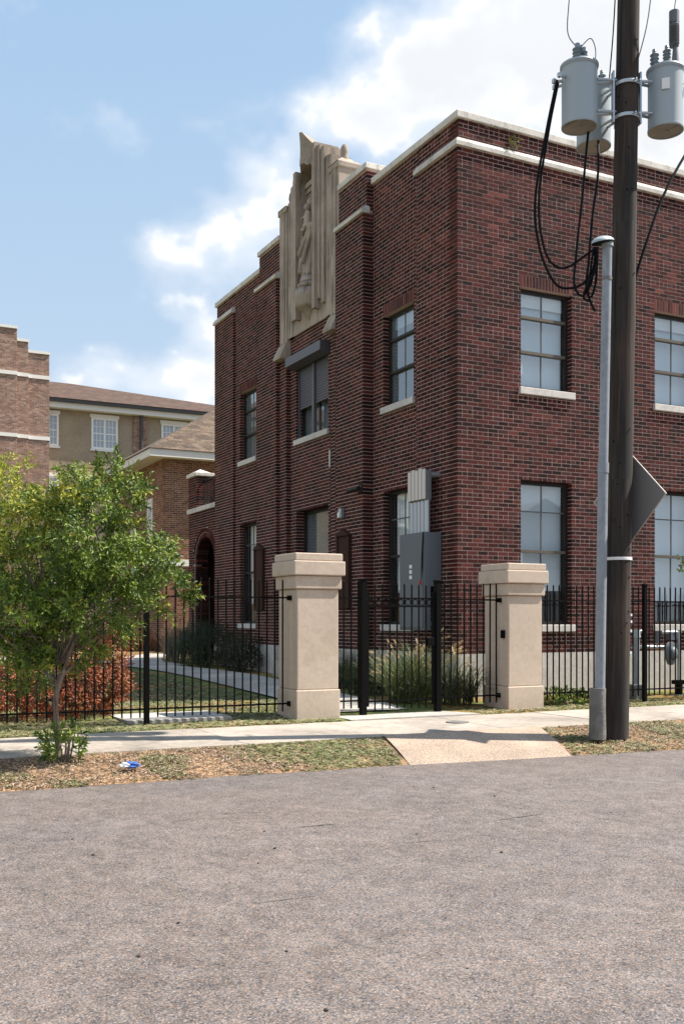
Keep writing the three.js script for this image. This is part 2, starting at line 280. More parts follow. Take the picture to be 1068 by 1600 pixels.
function layBricks(parent, list, tones, singles = 0) {          // the largest in view as parts, the rest as one mass
  const o = worldPos(parent), mats = tones.map(c => { const m = M.brick.clone(); m.color = c; return m; });
  const size = b => { const d = Math.hypot(b.x, b.z); return (b.face === 'R' ? b.s[0] * Math.abs(b.z) : b.s[2] * Math.abs(b.x)) / (d * d * d); };
  const order = singles ? [...list].filter(b => b.y > 2.2 && b.x < 14).sort((a, b) => size(b) - size(a)) : [];
  const pick = new Set(order.slice(0, singles));
  for (const b of pick) { const m = new THREE.Mesh(unitBox, mats[b.c]); m.name = 'brick'; m.position.set(b.x - o.x, b.y - o.y, b.z - o.z); m.scale.set(...b.s); m.castShadow = m.receiveShadow = true; parent.add(m); }
  const rest = list.filter(b => !pick.has(b)), q = new THREE.Quaternion();
  if (rest.length) instanced(parent, 'brickwork', unitBox, M.brick, rest.map(b => new THREE.Matrix4().compose(V(b.x - o.x, b.y - o.y, b.z - o.z), q, V(...b.s))), rest.map(b => tones[b.c].clone().multiplyScalar(rr(0.86, 1.14))));
}
function backing(fr, u0, u1, y0, y1, openings, d0 = 0.004, d1 = 0.25) { // mortar and core of a wall, with its openings left free
  const e = 0.006, us = [u0, u1], out = [];
  for (const h of openings) us.push(clamp(h[0] - e, u0, u1), clamp(h[1] + e, u0, u1));
  const S = [...new Set(us)].sort((a, b) => a - b);
  for (let i = 0; i + 1 < S.length; i++) {
    const uc = (S[i] + S[i + 1]) / 2, hs = openings.filter(h => uc > h[0] - e && uc < h[1] + e).map(h => [h[2] - e, h[3] + e]);
    if (S[i + 1] - S[i] < 1e-4) continue;
    for (const [a, b] of cutAt(y0, y1, hs)) out.push(fr.box(S[i], S[i + 1], a, b, d0, d1));
  }
  return out;
}

// ---------------------------------------------------------------- windows
function sashWindow(parent, fr, u0, u1, y0, y1, o = {}) {
  const w = sub(parent, 'window'), f = 0.055, B = fr.box, d = o.d ?? 0.115, rail = o.rail ?? M.frame, frameM = o.frame ?? M.frame;
  part(w, 'frame', [B(u0, u0 + f, y0, y1, d, d + 0.09), B(u1 - f, u1, y0, y1, d, d + 0.09), B(u0 + f, u1 - f, y1 - f, y1, d, d + 0.09), B(u0 + f, u1 - f, y0, y0 + f, d, d + 0.09)], frameM);
  const ys = [y0 + f, ...(o.rails ?? []), y1 - f], m = o.muntin ?? 0.022, uc = (u0 + u1) / 2, n = ys.length;
  for (const y of o.rails ?? []) part(w, 'rail', B(u0 + f, u1 - f, y - 0.024, y + 0.024, d - 0.012, d + 0.075), rail);
  for (let i = 0; i + 1 < n; i++) {
    const a = ys[i] + (i ? 0.024 : 0), b = ys[i + 1] - (i + 2 < n ? 0.024 : 0), deep = d + 0.035 + (i === 0 ? 0.012 : 0);
    const split = (o.cross ?? []).find(y => y > a && y < b), rows = split ? [[a, split - m / 2], [split + m / 2, b]] : [[a, b]];
    const cols = o.noMuntin ? [[u0 + f, u1 - f]] : [[u0 + f, uc - m / 2], [uc + m / 2, u1 - f]];
    if (!o.noMuntin) for (const [p, q] of rows) part(w, 'muntin', B(uc - m / 2, uc + m / 2, p, q, deep - 0.008, deep + 0.012), o.muntinM ?? M.muntin);
    if (split) part(w, 'muntin', B(u0 + f, u1 - f, split - m / 2, split + m / 2, deep - 0.008, deep + 0.012), o.muntinM ?? M.muntin);
    for (const [p, q] of rows) for (const [s, t] of cols) {
      const g = new THREE.PlaneGeometry(t - s, q - p); if (fr.face === 'L') g.rotateY(-Math.PI / 2);
      const tilt = rr(-0.0035, 0.0035); fr.face === 'L' ? g.rotateZ(tilt) : g.rotateX(tilt);
      const c = fr.pt((s + t) / 2, (p + q) / 2, deep); g.translate(c.x, c.y, c.z); part(w, 'pane', g, o.glass ?? M.glass);
    }
  }
  if (o.blind) part(w, 'blind', B(u0 + 0.02, u1 - 0.02, o.blind, y1 - 0.01, d + 0.16, d + 0.166), o.blindM ?? M.blind);
  if (o.valance) part(w, 'valance', B(u0 + 0.02, u1 - 0.02, y1 - o.valance, y1 - 0.01, d + 0.105, d + 0.145), M.valance);
  if (!o.noSill) part(w, 'sill', rb(fr, u0 - 0.045, u1 + 0.045, y0 - 0.12, y0 - 0.001, -0.055, d + 0.02), M.sill);
  return w;
}
const rb = (fr, u0, u1, y0, y1, d0, d1, r = 0.01) => fr.face === 'R' ? rbox(u0, u1, y0, y1, fr.plane - d1, fr.plane - d0, r) : rbox(fr.plane + d0, fr.plane + d1, y0, y1, -u1, -u0, r);

// ---------------------------------------------------------------- ground
const gy = z => z > -12.65 ? 0.16 : 0.16 + Math.min(0.05, (-12.65 - z) * 0.05) + 0.012 * Math.max(0, -13.65 - z);
const roadEdge = x => { const pts = [[-80, -10.6], [0, -9.34], [1.4, -9.29], [3.1, -9.25], [5.45, -9.17], [7.27, -8.97], [8.87, -8.80], [14, -8.4], [90, -2.5]]; for (let i = 0; i + 1 < pts.length; i++) if (x <= pts[i + 1][0]) return lerp(pts[i][1], pts[i + 1][1], (x - pts[i][0]) / (pts[i + 1][0] - pts[i][0])); return -2.5; };
function sheet(xs, zs, f, colour) {                              // a grid whose point (i, j) is f(xs[i], zs[j])
  const pos = [], uv = [], col = [], idx = [], nx = xs.length;
  zs.forEach((z, j) => xs.forEach((x, i) => { const p = f(x, z); pos.push(...p); uv.push(p[0], p[2]); if (colour) { const c = colour(p[0], p[2]); col.push(c[0], c[1], c[2]); } }));
  for (let j = 0; j + 1 < zs.length; j++) for (let i = 0; i + 1 < nx; i++) { const a = j * nx + i, b = a + 1, c = a + nx, d = c + 1; idx.push(a, b, c, b, d, c); }
  const g = new THREE.BufferGeometry(); g.setAttribute('position', new THREE.Float32BufferAttribute(pos, 3)); g.setAttribute('uv', new THREE.Float32BufferAttribute(uv, 2)); if (colour) g.setAttribute('color', new THREE.Float32BufferAttribute(col, 3));
  g.setIndex(idx); g.computeVertexNormals();
  if (g.attributes.normal.getY(0) < 0) { for (let i = 0; i < idx.length; i += 3) [idx[i + 1], idx[i + 2]] = [idx[i + 2], idx[i + 1]]; g.setIndex(idx); g.computeVertexNormals(); }
  return g;
}
const range = (a, b, s) => { const o = []; for (let v = a; v < b - 1e-6; v += s) o.push(v); o.push(b); return o; };
function raw(name, geo, material) { const m = new THREE.Mesh(geo, material); m.name = numbered(name); m.userData.kind = 'structure'; m.castShadow = m.receiveShadow = true; scene.add(m); return m; }
raw('ground', sheet(range(-600, 600, 300), range(-600, 600, 300), (x, z) => [x, -0.12, z]), M.ground);
{ // road: worn asphalt with patches, faint tracks and a few dark cracks in the tone of the stone itself
  const xs = [-80, -40, -20, -10, ...range(-6, 18, 0.12), 25, 40, 90], ts = [...range(0, 1, 1 / 70), 1.4, 2];
  raw('road', sheet(xs, ts, (x, t) => { const e = roadEdge(x) - 0.12, z = t <= 1 ? lerp(e, -1.5, t) : lerp(-1.5, 9.5, t - 1); return [x, -0.01 * Math.max(0, 1 - (z - e) / 1.2) , z]; }, (x, z) => {
    const a = fbm(x * 0.35 + 9, z * 0.8, 1.5, 4), b = fbm(x * 1.6, z * 3.1, 7.5, 4);
    const L = 1 + (a - 0.5) * 0.24 + (b - 0.5) * 0.14, cool = (fbm(x * 0.6, z * 1.1, 12.5, 3) - 0.5) * 0.10;
    return [L * (1 - cool), L, L * (1 + cool * 1.2)];
  }), M.asphalt);
}
const cracks = [];
const crack = (x, z, len, ang, w = 0.008) => { const n = 14, pts = []; for (let i = 0; i <= n; i++) { const t = i / n - 0.5, k = (fbm(x * 9 + t * 6, z * 7, 4.5, 4) - 0.5) * 0.25 * len * 0.4; pts.push([x + Math.cos(ang) * t * len - Math.sin(ang) * k, z + Math.sin(ang) * t * len + Math.cos(ang) * k]); } const pos = [], idx = []; pts.forEach((p, i) => { const ww = w * (0.3 + 0.7 * Math.sin(Math.PI * i / n)) * rr(0.5, 1.2); pos.push(p[0], 0.004, p[1] - ww, p[0], 0.004, p[1] + ww); if (i < n) { const a = i * 2; idx.push(a, a + 1, a + 2, a + 1, a + 3, a + 2); } }); const g = new THREE.BufferGeometry(); g.setAttribute('position', new THREE.Float32BufferAttribute(pos, 3)); g.setIndex(idx); g.computeVertexNormals(); cracks.push(g); };
crack(3.6, -5.9, 0.3, 0.1, 0.005); crack(2.2, -5.0, 0.4, 0.02, 0.004); crack(4.7, -6.3, 0.5, -0.1, 0.007); crack(6.2, -7.6, 0.5, 0.15, 0.005); crack(2.9, -7.4, 0.4, 0.3, 0.006); crack(5.6, -5.4, 0.4, 0.2, 0.005); crack(3.2, -6.7, 0.3, 0, 0.009);
structure('tar_crack', cracks, mat(lin(0.055, 0.05, 0.05), { side: THREE.DoubleSide }));

const SWF = -10.35, SWB = -12.1;                                // the sidewalk's street and garden edges
const swFront = x => SWF + 0.02 * x * 0.0;
{ // verge between road and sidewalk, bare soil under mulch and grass
  const xs = [-80, -40, -20, -10, ...range(-6, 18, 0.2), 25, 40, 90];
  raw('verge', sheet(xs, range(0, 1, 0.1), (x, t) => { const e = roadEdge(x) + (fbm(x * 2.2, 3, 5.5, 3) - 0.5) * 0.16, z = lerp(e, SWF - 0.05, t); return [x, lerp(-0.016, 0.145, Math.pow(t, 0.8)) + (fbm(x * 2, z * 2, 8.5, 3) - 0.5) * 0.04 * Math.sin(Math.PI * t), z]; }), M.soil);
  raw('lawn', sheet([-80, -40, -20, ...range(-10, 30, 0.8), 45, 90], [...range(-12.0, -16, -0.3).length > 1 ? [] : [], -12.0, -12.3, -12.65, -13, -13.65, -16, -20, -26, -33, -48, -75], (x, z) => [x, gy(z) + (z > -12.05 ? -0.03 : 0) + (fbm(x * 0.9, z * 0.9, 2.5, 3) - 0.5) * 0.03, z]), M.lawn);
}
{ // sidewalk slabs with open joints
  const walk = new THREE.Group(); walk.name = 'sidewalk'; walk.userData.kind = 'structure'; scene.add(walk);
  const xs = [-8.6, -6.8, -5.0, -3.2, -1.4, 0.45, 2.3, 4.1, 5.9, 7.55, 9.25, 10.95, 12.75, 14.5, 16.3, 18];
  for (let i = 0; i + 1 < xs.length; i++) { const dy = rr(-0.004, 0.004); part(walk, 'slab', rbox(xs[i] + 0.006, xs[i + 1] - 0.006, -0.02, 0.155 + dy, SWB, SWF, 0.01), i % 3 ? M.sidewalk : M.sidewalkB); }
  part(walk, 'joint_sand', box(-8.6, 18, -0.03, 0.125, SWB + 0.01, SWF - 0.01), M.soil);
  for (const [a, b] of [[-80, -8.6], [18, 90]]) part(walk, 'slab', box(a, b, -0.02, 0.155, SWB, SWF), M.sidewalk);
  // driveway apron of exposed aggregate, sloping down to the road
  const ap = [], N = 12; const gx = []; for (let i = 0; i <= N; i++) gx.push(i / N);
  const apron = raw('apron', sheet(gx, range(0, 1, 0.1), (s, t) => { const xt = lerp(5.78, 8.0, s), xb = lerp(5.42, 7.35, s), x = lerp(xt, xb, t), z = lerp(SWF - 0.01, roadEdge(x) + 0.05, t); return [x, lerp(0.162, -0.014, Math.pow(t, 1.3)), z]; }), M.apron);
  // concrete between sidewalk and gate
  raw('gate_landing', worldUV(clean(prism([[6.28, SWB - 0.005], [6.28, -12.9], [8.0, -12.9], [8.35, SWB - 0.005]], 0.05, 0.168))), M.walk);
}
function ribbon(left, right, y, n = 40) {                        // path between two smooth edges
  const L = new THREE.CatmullRomCurve3(left.map(p => V(p[0], 0, p[1]))), R = new THREE.CatmullRomCurve3(right.map(p => V(p[0], 0, p[1])));
  return sheet(range(0, 1, 0.25), range(0, 1, 1 / n), (s, t) => { const a = L.getPoint(t), b = R.getPoint(t), x = lerp(a.x, b.x, s), z = lerp(a.z, b.z, s); return [x, y(z), z]; });
}
raw('garden_path', ribbon([[6.35, -12.91], [6.5, -15.2], [6.72, -18.2], [6.9, -21.2], [6.7, -24.6], [5.6, -27.7], [2.5, -30]], [[7.6, -12.91], [7.85, -15.5], [8.2, -18.5], [8.35, -21.4], [7.95, -24.6], [7.2, -28.2], [3, -32.5]], z => gy(z) + 0.028), M.walk);
raw('garden_path', ribbon([[7.2, -25.0], [7.3, -27.2], [8.0, -29.6], [9.2, -31.5]], [[8.2, -24.9], [8.3, -27], [8.9, -29], [9.9, -30.8]], z => gy(z) + 0.032, 20), M.walk);
raw('dry_lawn', worldUV(clean(sheet(range(-2, 9.8, 0.8), range(-37, -29.5, 0.8), (x, z) => [x, gy(z) + 0.02, z]))), M.dryLawn);
single('utility_pad', 'low concrete utility pad lying in the grass just behind the fence', 'concrete pad', rbox(3.45, 4.85, 0.12, 0.222, -13.75, -12.75, 0.012), M.walk, [4.15, 0.12, -13.3]);
single('valve_cover', 'small dark round metal cover set in the sidewalk by the gate', 'metal cover', new THREE.CylinderGeometry(0.15, 0.15, 0.012, 24).translate(7.42, 0.158, -11.3), M.oldConcrete, [7.42, 0.152, -11.3]);

// ---------------------------------------------------------------- the red brick building
const X0 = 9.226, Z0 = -14.05, ZE = -25.55, ZC = -19.65, XE = 18.2, BASE = 0.94;
const hall = thing('brick_building', 'dark red brick building with white copings and a stone statue niche', 'building', [X0, 0.1, Z0]);
{
  const R = frameOf('R', Z0), RP = frameOf('R', Z0 - 0.05), Lp = frameOf('L', X0), Lm = frameOf('L', X0 + 0.05), Lv = frameOf('L', 9.073), Lu = frameOf('L', 9.15), Ls = frameOf('L', 9.15), Lb = frameOf('L', 9.25);
  const list = [], core = [], BT = 9.2;
  const HU = BASE + 91 * CH, SU = BASE + 66 * CH, HL = BASE + 43 * CH, SL = BASE + 7 * CH, SH = 3 * CH;
  // street front
  const rw = [[10.49, 11.57], [13.47, 14.55]];
  const openR = rw.flatMap(([a, b]) => [[a, b, SU, HU], [a, b, SL, HL]]), lintR = rw.map(([a, b]) => [a - 0.02, b + 0.02, HU, HU + SH]);
  bricks(list, R, X0, XE, BASE, BT, { openings: [...openR, ...lintR] });
  rw.forEach(([a, b]) => soldiers(list, R, a - 0.02, b + 0.02, HU, SH));
  core.push(...backing(R, X0 + 0.009, XE, BASE, BT, openR));
  bricks(list, RP, X0 + 0.05, XE, 9.345, 9.68, { base: 9.345 });
  core.push(...backing(RP, X0 + 0.06, XE, BT + 0.05, 9.68, []));
  // garden side: corner piers, plain wall, centre bay with its piers
  const u = z => -z, pier0 = u(Z0) + 0.12 + JT, pier1 = 15.34, pv0 = 17.01, pv1 = 18.17, sp1 = 18.55, fp0 = 21.13, fsp = 20.75, fp1 = 22.29, pe = 24.2, E = -ZE;
  const wn = [15.51, 16.59], wf = [22.78, 23.86], cw = [18.86, 20.44];
  const openN = [[...wn, SU, HU], [...wn, SL, HL]], openF = [[...wf, SU, HU], [...wf, SL, HL]];
  const openC = [[...cw, SU, BASE + 89 * CH], [...cw, BASE - 0.3, HL]];
  bricks(list, Lp, pier0, pier1, BASE, BT, { bond: 1 });
  core.push(...backing(Lp, u(Z0) + 0.25, pier1 - 0.004, BASE, BT, []));
  bricks(list, Lm, pier1, pv0, BASE, 9.68, { openings: [...openN, [wn[0] - 0.02, wn[1] + 0.02, HU, HU + SH]] });
  soldiers(list, Lm, wn[0] - 0.02, wn[1] + 0.02, HU, SH);
  core.push(...backing(Lm, pier1, pv0, BASE, 9.68, openN));
  bricks(list, Lm, u(Z0) + 0.05 + 0.12 + JT, pier1, 9.345, 9.68, { base: 9.345 });
  core.push(...backing(Lm, u(Z0) + 0.3, pier1, BT + 0.05, 9.68, []));
  bricks(list, Lv, pv0, pv1, BASE, 9.13, { depth: 0.22 });
  core.push(...backing(Lv, pv0 + 0.008, pv1 - 0.008, BASE, 9.13, [], 0.004, 0.45));
  bricks(list, Lu, pv0, pv1, 9.2, 9.97, { depth: 0.42, base: 9.2 });
  core.push(...backing(Lu, pv0 + 0.008, pv1, 9.15, 9.97, [], 0.004, 0.41));
  bricks(list, Ls, pv1, sp1, BASE, 7.6, {}); core.push(...backing(Ls, pv1 + 0.01, sp1 - 0.008, BASE, 7.6, []));
  bricks(list, Ls, fsp, fp0, BASE, 7.6, { depth: 0.13 }); core.push(...backing(Ls, fsp + 0.008, fp0, BASE, 7.6, []));
  bricks(list, Lb, sp1, fsp, BASE, 7.72, { openings: openC, depth: 0.21 }); core.push(...backing(Lb, sp1, fsp, BASE, 7.72, openC));
  bricks(list, Lv, fp0, fp1, BASE, 9.13, { depth: 0.22 }); core.push(...backing(Lv, fp0 + 0.008, fp1 - 0.008, BASE, 9.13, [], 0.004, 0.45));
  bricks(list, Lu, fp0, fp1, 9.2, 9.97, { depth: 0.42, base: 9.2 }); core.push(...backing(Lu, fp0, fp1 - 0.008, 9.15, 9.97, [], 0.004, 0.41));
  bricks(list, Lm, fp1, pe, BASE, 9.68, { openings: [...openF, [wf[0] - 0.02, wf[1] + 0.02, HU, HU + SH]] });
  soldiers(list, Lm, wf[0] - 0.02, wf[1] + 0.02, HU, SH); core.push(...backing(Lm, fp1, pe, BASE, 9.68, openF));
  bricks(list, Lp, pe, E, BASE, BT, {}); core.push(...backing(Lp, pe + 0.008, E - 0.01, BASE, BT, []));
  bricks(list, Lm, pe, E - 0.05, 9.345, 9.68, { base: 9.345 }); core.push(...backing(Lm, pe, E - 0.06, BT + 0.05, 9.68, []));
  // far and rear walls, floor, roof close the rooms
  core.push(box(X0 + 0.1, XE, 0.2, 9.6, ZE + 0.02, ZE + 0.27), box(XE - 0.25, XE - 0.002, 0.2, 9.6, ZE + 0.27, Z0 - 0.25));
  const wall = part(hall, 'wall', core, M.mortar);
  layBricks(wall, list, redTones, 300);
  part(hall, 'roof', box(X0 + 0.3, XE - 0.25, 9.05, 9.2, ZE + 0.27, Z0 - 0.3), M.roofFlat);
  part(hall, 'floor', [box(X0 + 0.35, XE - 0.25, 0.75, 0.9, ZE + 0.27, Z0 - 0.3), box(X0 + 0.35, XE - 0.25, 4.4, 4.6, ZE + 0.27, Z0 - 0.3), box(13.5, 13.65, 0.9, 9.05, ZE + 0.3, Z0 - 1.6)], M.interior);
  // foundation
  for (const g of [box(X0 - 0.015, XE, -0.1, BASE - 0.003, Z0 - 0.3, Z0 + 0.015), box(X0 - 0.015, X0 + 0.3, -0.1, BASE - 0.003, -pier1, Z0 - 0.3), box(X0 + 0.035, X0 + 0.3, -0.1, BASE - 0.003, -pv0, -pier1), box(9.058, 9.5, -0.1, BASE - 0.003, -pv1, -pv0), box(9.135, 9.5, -0.1, BASE - 0.003, -cw[0], -pv1), box(9.135, 9.5, -0.1, BASE - 0.003, -fp0, -cw[1]), box(9.058, 9.5, -0.1, BASE - 0.003, -fp1, -fp0), box(X0 + 0.035, X0 + 0.3, -0.1, BASE - 0.003, -pe, -fp1), box(X0 - 0.015, X0 + 0.3, -0.1, BASE - 0.003, ZE, -pe)]) part(hall, 'foundation', g, M.foundation);
  // copings and belt courses, each with a weathered top
  const cope = (name, x0, x1, z0, z1, y0, y1, slope = 0.03) => { const g = box(x0, x1, y0, y1, z0, z1), p = g.attributes.position; for (let i = 0; i < p.count; i++) if (p.getY(i) > y0 + 0.01 && slope) { p.setX(i, p.getX(i)); } return part(hall, name, rbox(x0, x1, y0, y1, z0, z1, 0.014), M.coping); };
  cope('coping', X0 + 0.0, XE + 0.02, Z0 - 0.42, Z0 - 0.005, 9.68, 9.80);
  cope('coping', X0 + 0.001, X0 + 0.42, -pv0 + 0.0, Z0 - 0.423, 9.68, 9.80);
  cope('coping', X0 + 0.0, X0 + 0.42, ZE + 0.0, -fp1, 9.68, 9.80);
  const bevelBelt = (pts, y0, y1, run) => {                      // a band whose upper face slopes outwards
    const s = new THREE.Shape([[0, 0], [-0.10, 0], [-0.10, 0.07], [-0.04, 0.15], [0.06, 0.155], [0.06, 0]].map(q => new THREE.Vector2(q[0], q[1] * (y1 - y0) / 0.15)));
    return new THREE.ExtrudeGeometry(s, { depth: run, bevelEnabled: false });
  };
  // street belt runs along x, its outer face towards +z
  { const g = bevelBelt(null, BT, 9.345, XE - X0 + 0.09); g.rotateY(Math.PI / 2); g.translate(X0 - 0.052, BT, Z0 - 0.045); const p = g.attributes.position; for (let i = 0; i < p.count; i++) if (p.getX(i) < X0) p.setX(i, X0 + 0.045 - (p.getZ(i) - (Z0 - 0.045))); g.computeVertexNormals(); part(hall, 'belt_course', g, M.coping); }
  { const g = bevelBelt(null, BT, 9.345, pier1 + Z0 + 0.02 + 0.052); g.translate(X0 + 0.045, BT, -pier1 - 0.02); const p = g.attributes.position; for (let i = 0; i < p.count; i++) if (p.getZ(i) > Z0 - 0.2) p.setZ(i, Z0 - 0.045 + (X0 + 0.045 - p.getX(i))); g.computeVertexNormals(); part(hall, 'belt_course', g, M.coping); }
  { const g = bevelBelt(null, BT, 9.345, E - pe + 0.02); g.translate(X0 + 0.045, BT, ZE); part(hall, 'belt_course', g, M.coping); }
  for (const [a, b, ex] of [[pv0, pv1, 1], [fp0, fp1, 0]]) {
    const e0 = a - 0.04, e1 = b + (ex ? 0 : 0.04);
    // lower coping with sloping top and hipped end, upper coping flat
    const x0 = 9.073 - 0.05, x1 = 9.20, y0 = 9.13, pos = [[x0, y0, -e0], [x0, y0, -e1], [x0, y0 + 0.075, -e0], [x0, y0 + 0.075, -e1], [x1, y0, -e0], [x1, y0, -e1], [x1 - 0.05, y0 + 0.17, -e0 - 0.05], [x1 - 0.05, y0 + 0.17, -e1], [x1, y0 + 0.17, -e0 - 0.05], [x1, y0 + 0.17, -e1], [x1, y0 + 0.075, -e0]];
    const f = [[0, 2, 3], [0, 3, 1], [2, 6, 7], [2, 7, 3], [6, 8, 9], [6, 9, 7], [0, 4, 10], [0, 10, 2], [2, 10, 8], [2, 8, 6], [0, 1, 5], [0, 5, 4], [3, 7, 1], [7, 5, 1], [7, 9, 5]];
    const g = new THREE.BufferGeometry(); g.setAttribute('position', new THREE.Float32BufferAttribute(f.flat().flatMap(i => pos[i]), 3)); g.computeVertexNormals();
    part(hall, 'coping', g, new THREE.MeshStandardMaterial({ ...{}, color: M.coping.color, map: T.stone, roughness: 0.85, side: THREE.DoubleSide }));
    cope('coping', 9.15 - 0.045, 9.15 + 0.46, -(b + (ex ? -0.003 : 0.04)), -(a - 0.045), 9.97, 10.08);
  }
  // windows on the street front
  for (const [a, b] of rw) {
    sashWindow(hall, R, a, b, SU, HU, { rails: [SU + 0.63, HU - 0.47], blind: SU + 0.02, valance: 0.26, rail: M.frameTan });
    sashWindow(hall, R, a, b, SL, HL, { rails: [2.66], cross: [3.34], blind: a < 12 ? 2.0 : 1.85, valance: 0, rail: M.frameTan });
  }
  sashWindow(hall, Lm, ...wn, SU, HU, { rails: [SU + 0.63, HU - 0.47], valance: 0.25, glass: M.glassPlain });
  sashWindow(hall, Lm, ...wn, SL, HL, { rails: [2.66], cross: [3.34], blind: 2.0 });
  sashWindow(hall, Lm, ...wf, SU, HU, { rails: [SU + 0.63, HU - 0.47], glass: M.glassPlain, valance: 0.1 });
  sashWindow(hall, Lm, ...wf, SL, HL, { rails: [2.66], cross: [3.34], blind: 1.9 });
  // centre window with its roller shutter half way down
  const CH0 = openC[0][3], w = sashWindow(hall, Lb, ...cw, SU, CH0, { rails: [SU + 0.72], d: 0.16, glass: M.glassPlain, muntin: 0.1, muntinM: M.frame, rail: M.frame });
  w.name = 'shuttered_window';
  const slats = []; for (let y = SU + 0.66; y < CH0; y += 0.055) for (const [a, b] of [[cw[0] + 0.03, (cw[0] + cw[1]) / 2 - 0.05], [(cw[0] + cw[1]) / 2 + 0.05, cw[1] - 0.03]]) slats.push(Lb.box(a, b, y, y + 0.048, 0.075, 0.09), Lb.box(a, b, y + 0.01, y + 0.038, 0.066, 0.08));
  part(w, 'roller_shutter', slats, M.shutter);
  part(w, 'shutter_guide', Lb.box((cw[0] + cw[1]) / 2 - 0.05, (cw[0] + cw[1]) / 2 + 0.05, SU, CH0, 0.03, 0.1), M.shutter);
  for (const [a, b] of [[cw[0] + 0.001, cw[0] + 0.045], [cw[1] - 0.045, cw[1] - 0.001]]) part(w, 'shutter_guide', Lb.box(a, b, SU, CH0, 0.05, 0.1), M.shutter);
  { const s = new THREE.Shape([[0, 0], [-0.22, 0.06], [-0.22, 0.25], [0, 0.27]].map(q => new THREE.Vector2(...q))); part(w, 'shutter_box', new THREE.ExtrudeGeometry(s, { depth: cw[1] - cw[0] + 0.16, bevelEnabled: false }).translate(9.245, CH0 - 0.04, -cw[1] - 0.08), M.shutter); }
  // glazed doorway below
  const dw = sashWindow(hall, Lb, ...cw, BASE - 0.3, HL, { rails: [], d: 0.2, glass: M.glassPlain, noMuntin: true, noSill: true }); dw.name = 'door';
  part(dw, 'door_frame', [Lb.box(cw[0], cw[1], 2.75, 2.83, 0.19, 0.3), Lb.box(19.62, 19.68, BASE - 0.3, 2.75, 0.19, 0.3)], M.frame);
  part(dw, 'step', box(8.7, 9.55, 0.1, BASE - 0.302, -cw[1], -cw[0]), M.walk);
  part(hall, 'conduit_stub', cyl(V(9.23, 4.6, -18.74), V(9.23, 4.95, -18.74), 0.018), M.white);

  // ------------------------------------------------ carved stone centrepiece
  const S = (z0, z1, x, y0, y1, xb = 9.62) => box(x, xb, y0, y1, ZC + z0, ZC + z1);
  const niche = sub(hall, 'stone_niche');
  part(niche, 'panel', [S(-1.07, 1.07, 9.20, 7.67, 8.5)], M.stone);
  part(niche, 'niche_back', [S(-0.56, 0.56, 9.50, 8.5, 11.1)], M.stone);
  const step = (name, a, b, x, y0, y1, tilt) => { for (const s of [-1, 1]) { const yt = y1 - (s < 0 ? 0.26 : 0), g = S(Math.min(s * a, s * b), Math.max(s * a, s * b), x, y0, yt), p = g.attributes.position; for (let i = 0; i < p.count; i++) if (p.getY(i) > yt - 0.01) { const far = Math.abs(p.getZ(i) - ZC) > (a + b) / 2; if (far) p.setY(i, p.getY(i) - tilt); } g.computeVertexNormals(); part(niche, name, g, M.stone); } };
  step('jamb', 0.40, 0.53, 9.06, 7.93, 11.34, 0.0); step('jamb', 0.53, 0.67, 9.115, 8.1, 11.27, 0.03); step('jamb', 0.67, 0.69, 9.17, 8.3, 11.2, 0.0); step('jamb', 0.69, 0.83, 9.135, 7.98, 11.18, 0.03); step('jamb', 0.83, 1.07, 9.18, 7.67, 10.95, 0.05);
  for (const s of [-1, 1]) {
    const a = s > 0 ? 1.07 : -1.47, b = s > 0 ? 1.47 : -1.07, pil = sub(niche, 'pilaster');
    part(pil, 'shaft', [S(a + 0.002, b - 0.002, 9.155, 7.25, 10.5, 9.6), S(a + 0.10, b - 0.10, 9.13, 7.6, 10.5, 9.2)], M.stone);
    part(pil, 'cap', [rbox(9.12, 9.64, 10.48, 10.6, ZC + a - 0.03, ZC + b + 0.03, 0.02)], M.stone);
    const pyr = new THREE.ConeGeometry(0.40, 0.2, 4).rotateY(Math.PI / 4).scale(0.95, 1, 0.76); part(pil, 'cap_slope', pyr.translate(9.38, 10.698, ZC + (a + b) / 2), M.stone);
    part(pil, 'finial', lathe([[0.001, 0.42], [0.045, 0.405], [0.075, 0.34], [0.085, 0.24], [0.07, 0.17], [0.10, 0.13], [0.11, 0.0]], 14).translate(9.38, 10.62, ZC + (a + b) / 2), M.stone);
    // flaring foot below
    const fl = new THREE.Shape([[0, 0], [-0.16, 0], [-0.16, 0.06], [-0.03, 0.34], [0, 0.36]].map(q => new THREE.Vector2(...q)));
    part(pil, 'foot', new THREE.ExtrudeGeometry(fl, { depth: b - a + 0.01, bevelEnabled: false }).translate(9.155, 7.245, ZC + a - 0.005), M.stone);
  }
  { // hood: pointed canopy with a scalloped lower edge
    const nu = 24, pos = [], idx = [], add = (x, y, z) => pos.push(x, y, z), half = 0.405;
    for (let i = 0; i <= nu; i++) {
      const q = i / nu * 2 - 1, a = Math.abs(q), z = ZC + q * half, xf = 9.16 - 0.2 * Math.pow(1 - a, 1.25), top = 11.29 + 0.43 * Math.pow(Math.min(1, (1 - a) * 1.18), 1.2) + 0.05 * a * a, bot = 10.68 + 0.34 * Math.sqrt(Math.max(0, 1 - a * a)) + 0.05 * Math.abs(Math.sin(a * Math.PI * 2.5));
      add(xf, top, z); add(xf + 0.035, lerp(bot, top, 0.55), z); add(xf + 0.01, bot, z); add(9.5, bot, z); add(9.6, top - 0.25 * (1 - a) - 0.02, z);
      if (i < nu) for (let k = 0; k < 5; k++) { const p = i * 5 + k, r = i * 5 + (k + 1) % 5; idx.push(p, p + 5, r, r, p + 5, r + 5); }
    }
    const g = new THREE.BufferGeometry(); g.setAttribute('position', new THREE.Float32BufferAttribute(pos, 3)); g.setIndex(idx); const g2 = toCreasedNormals(g, 0.6);
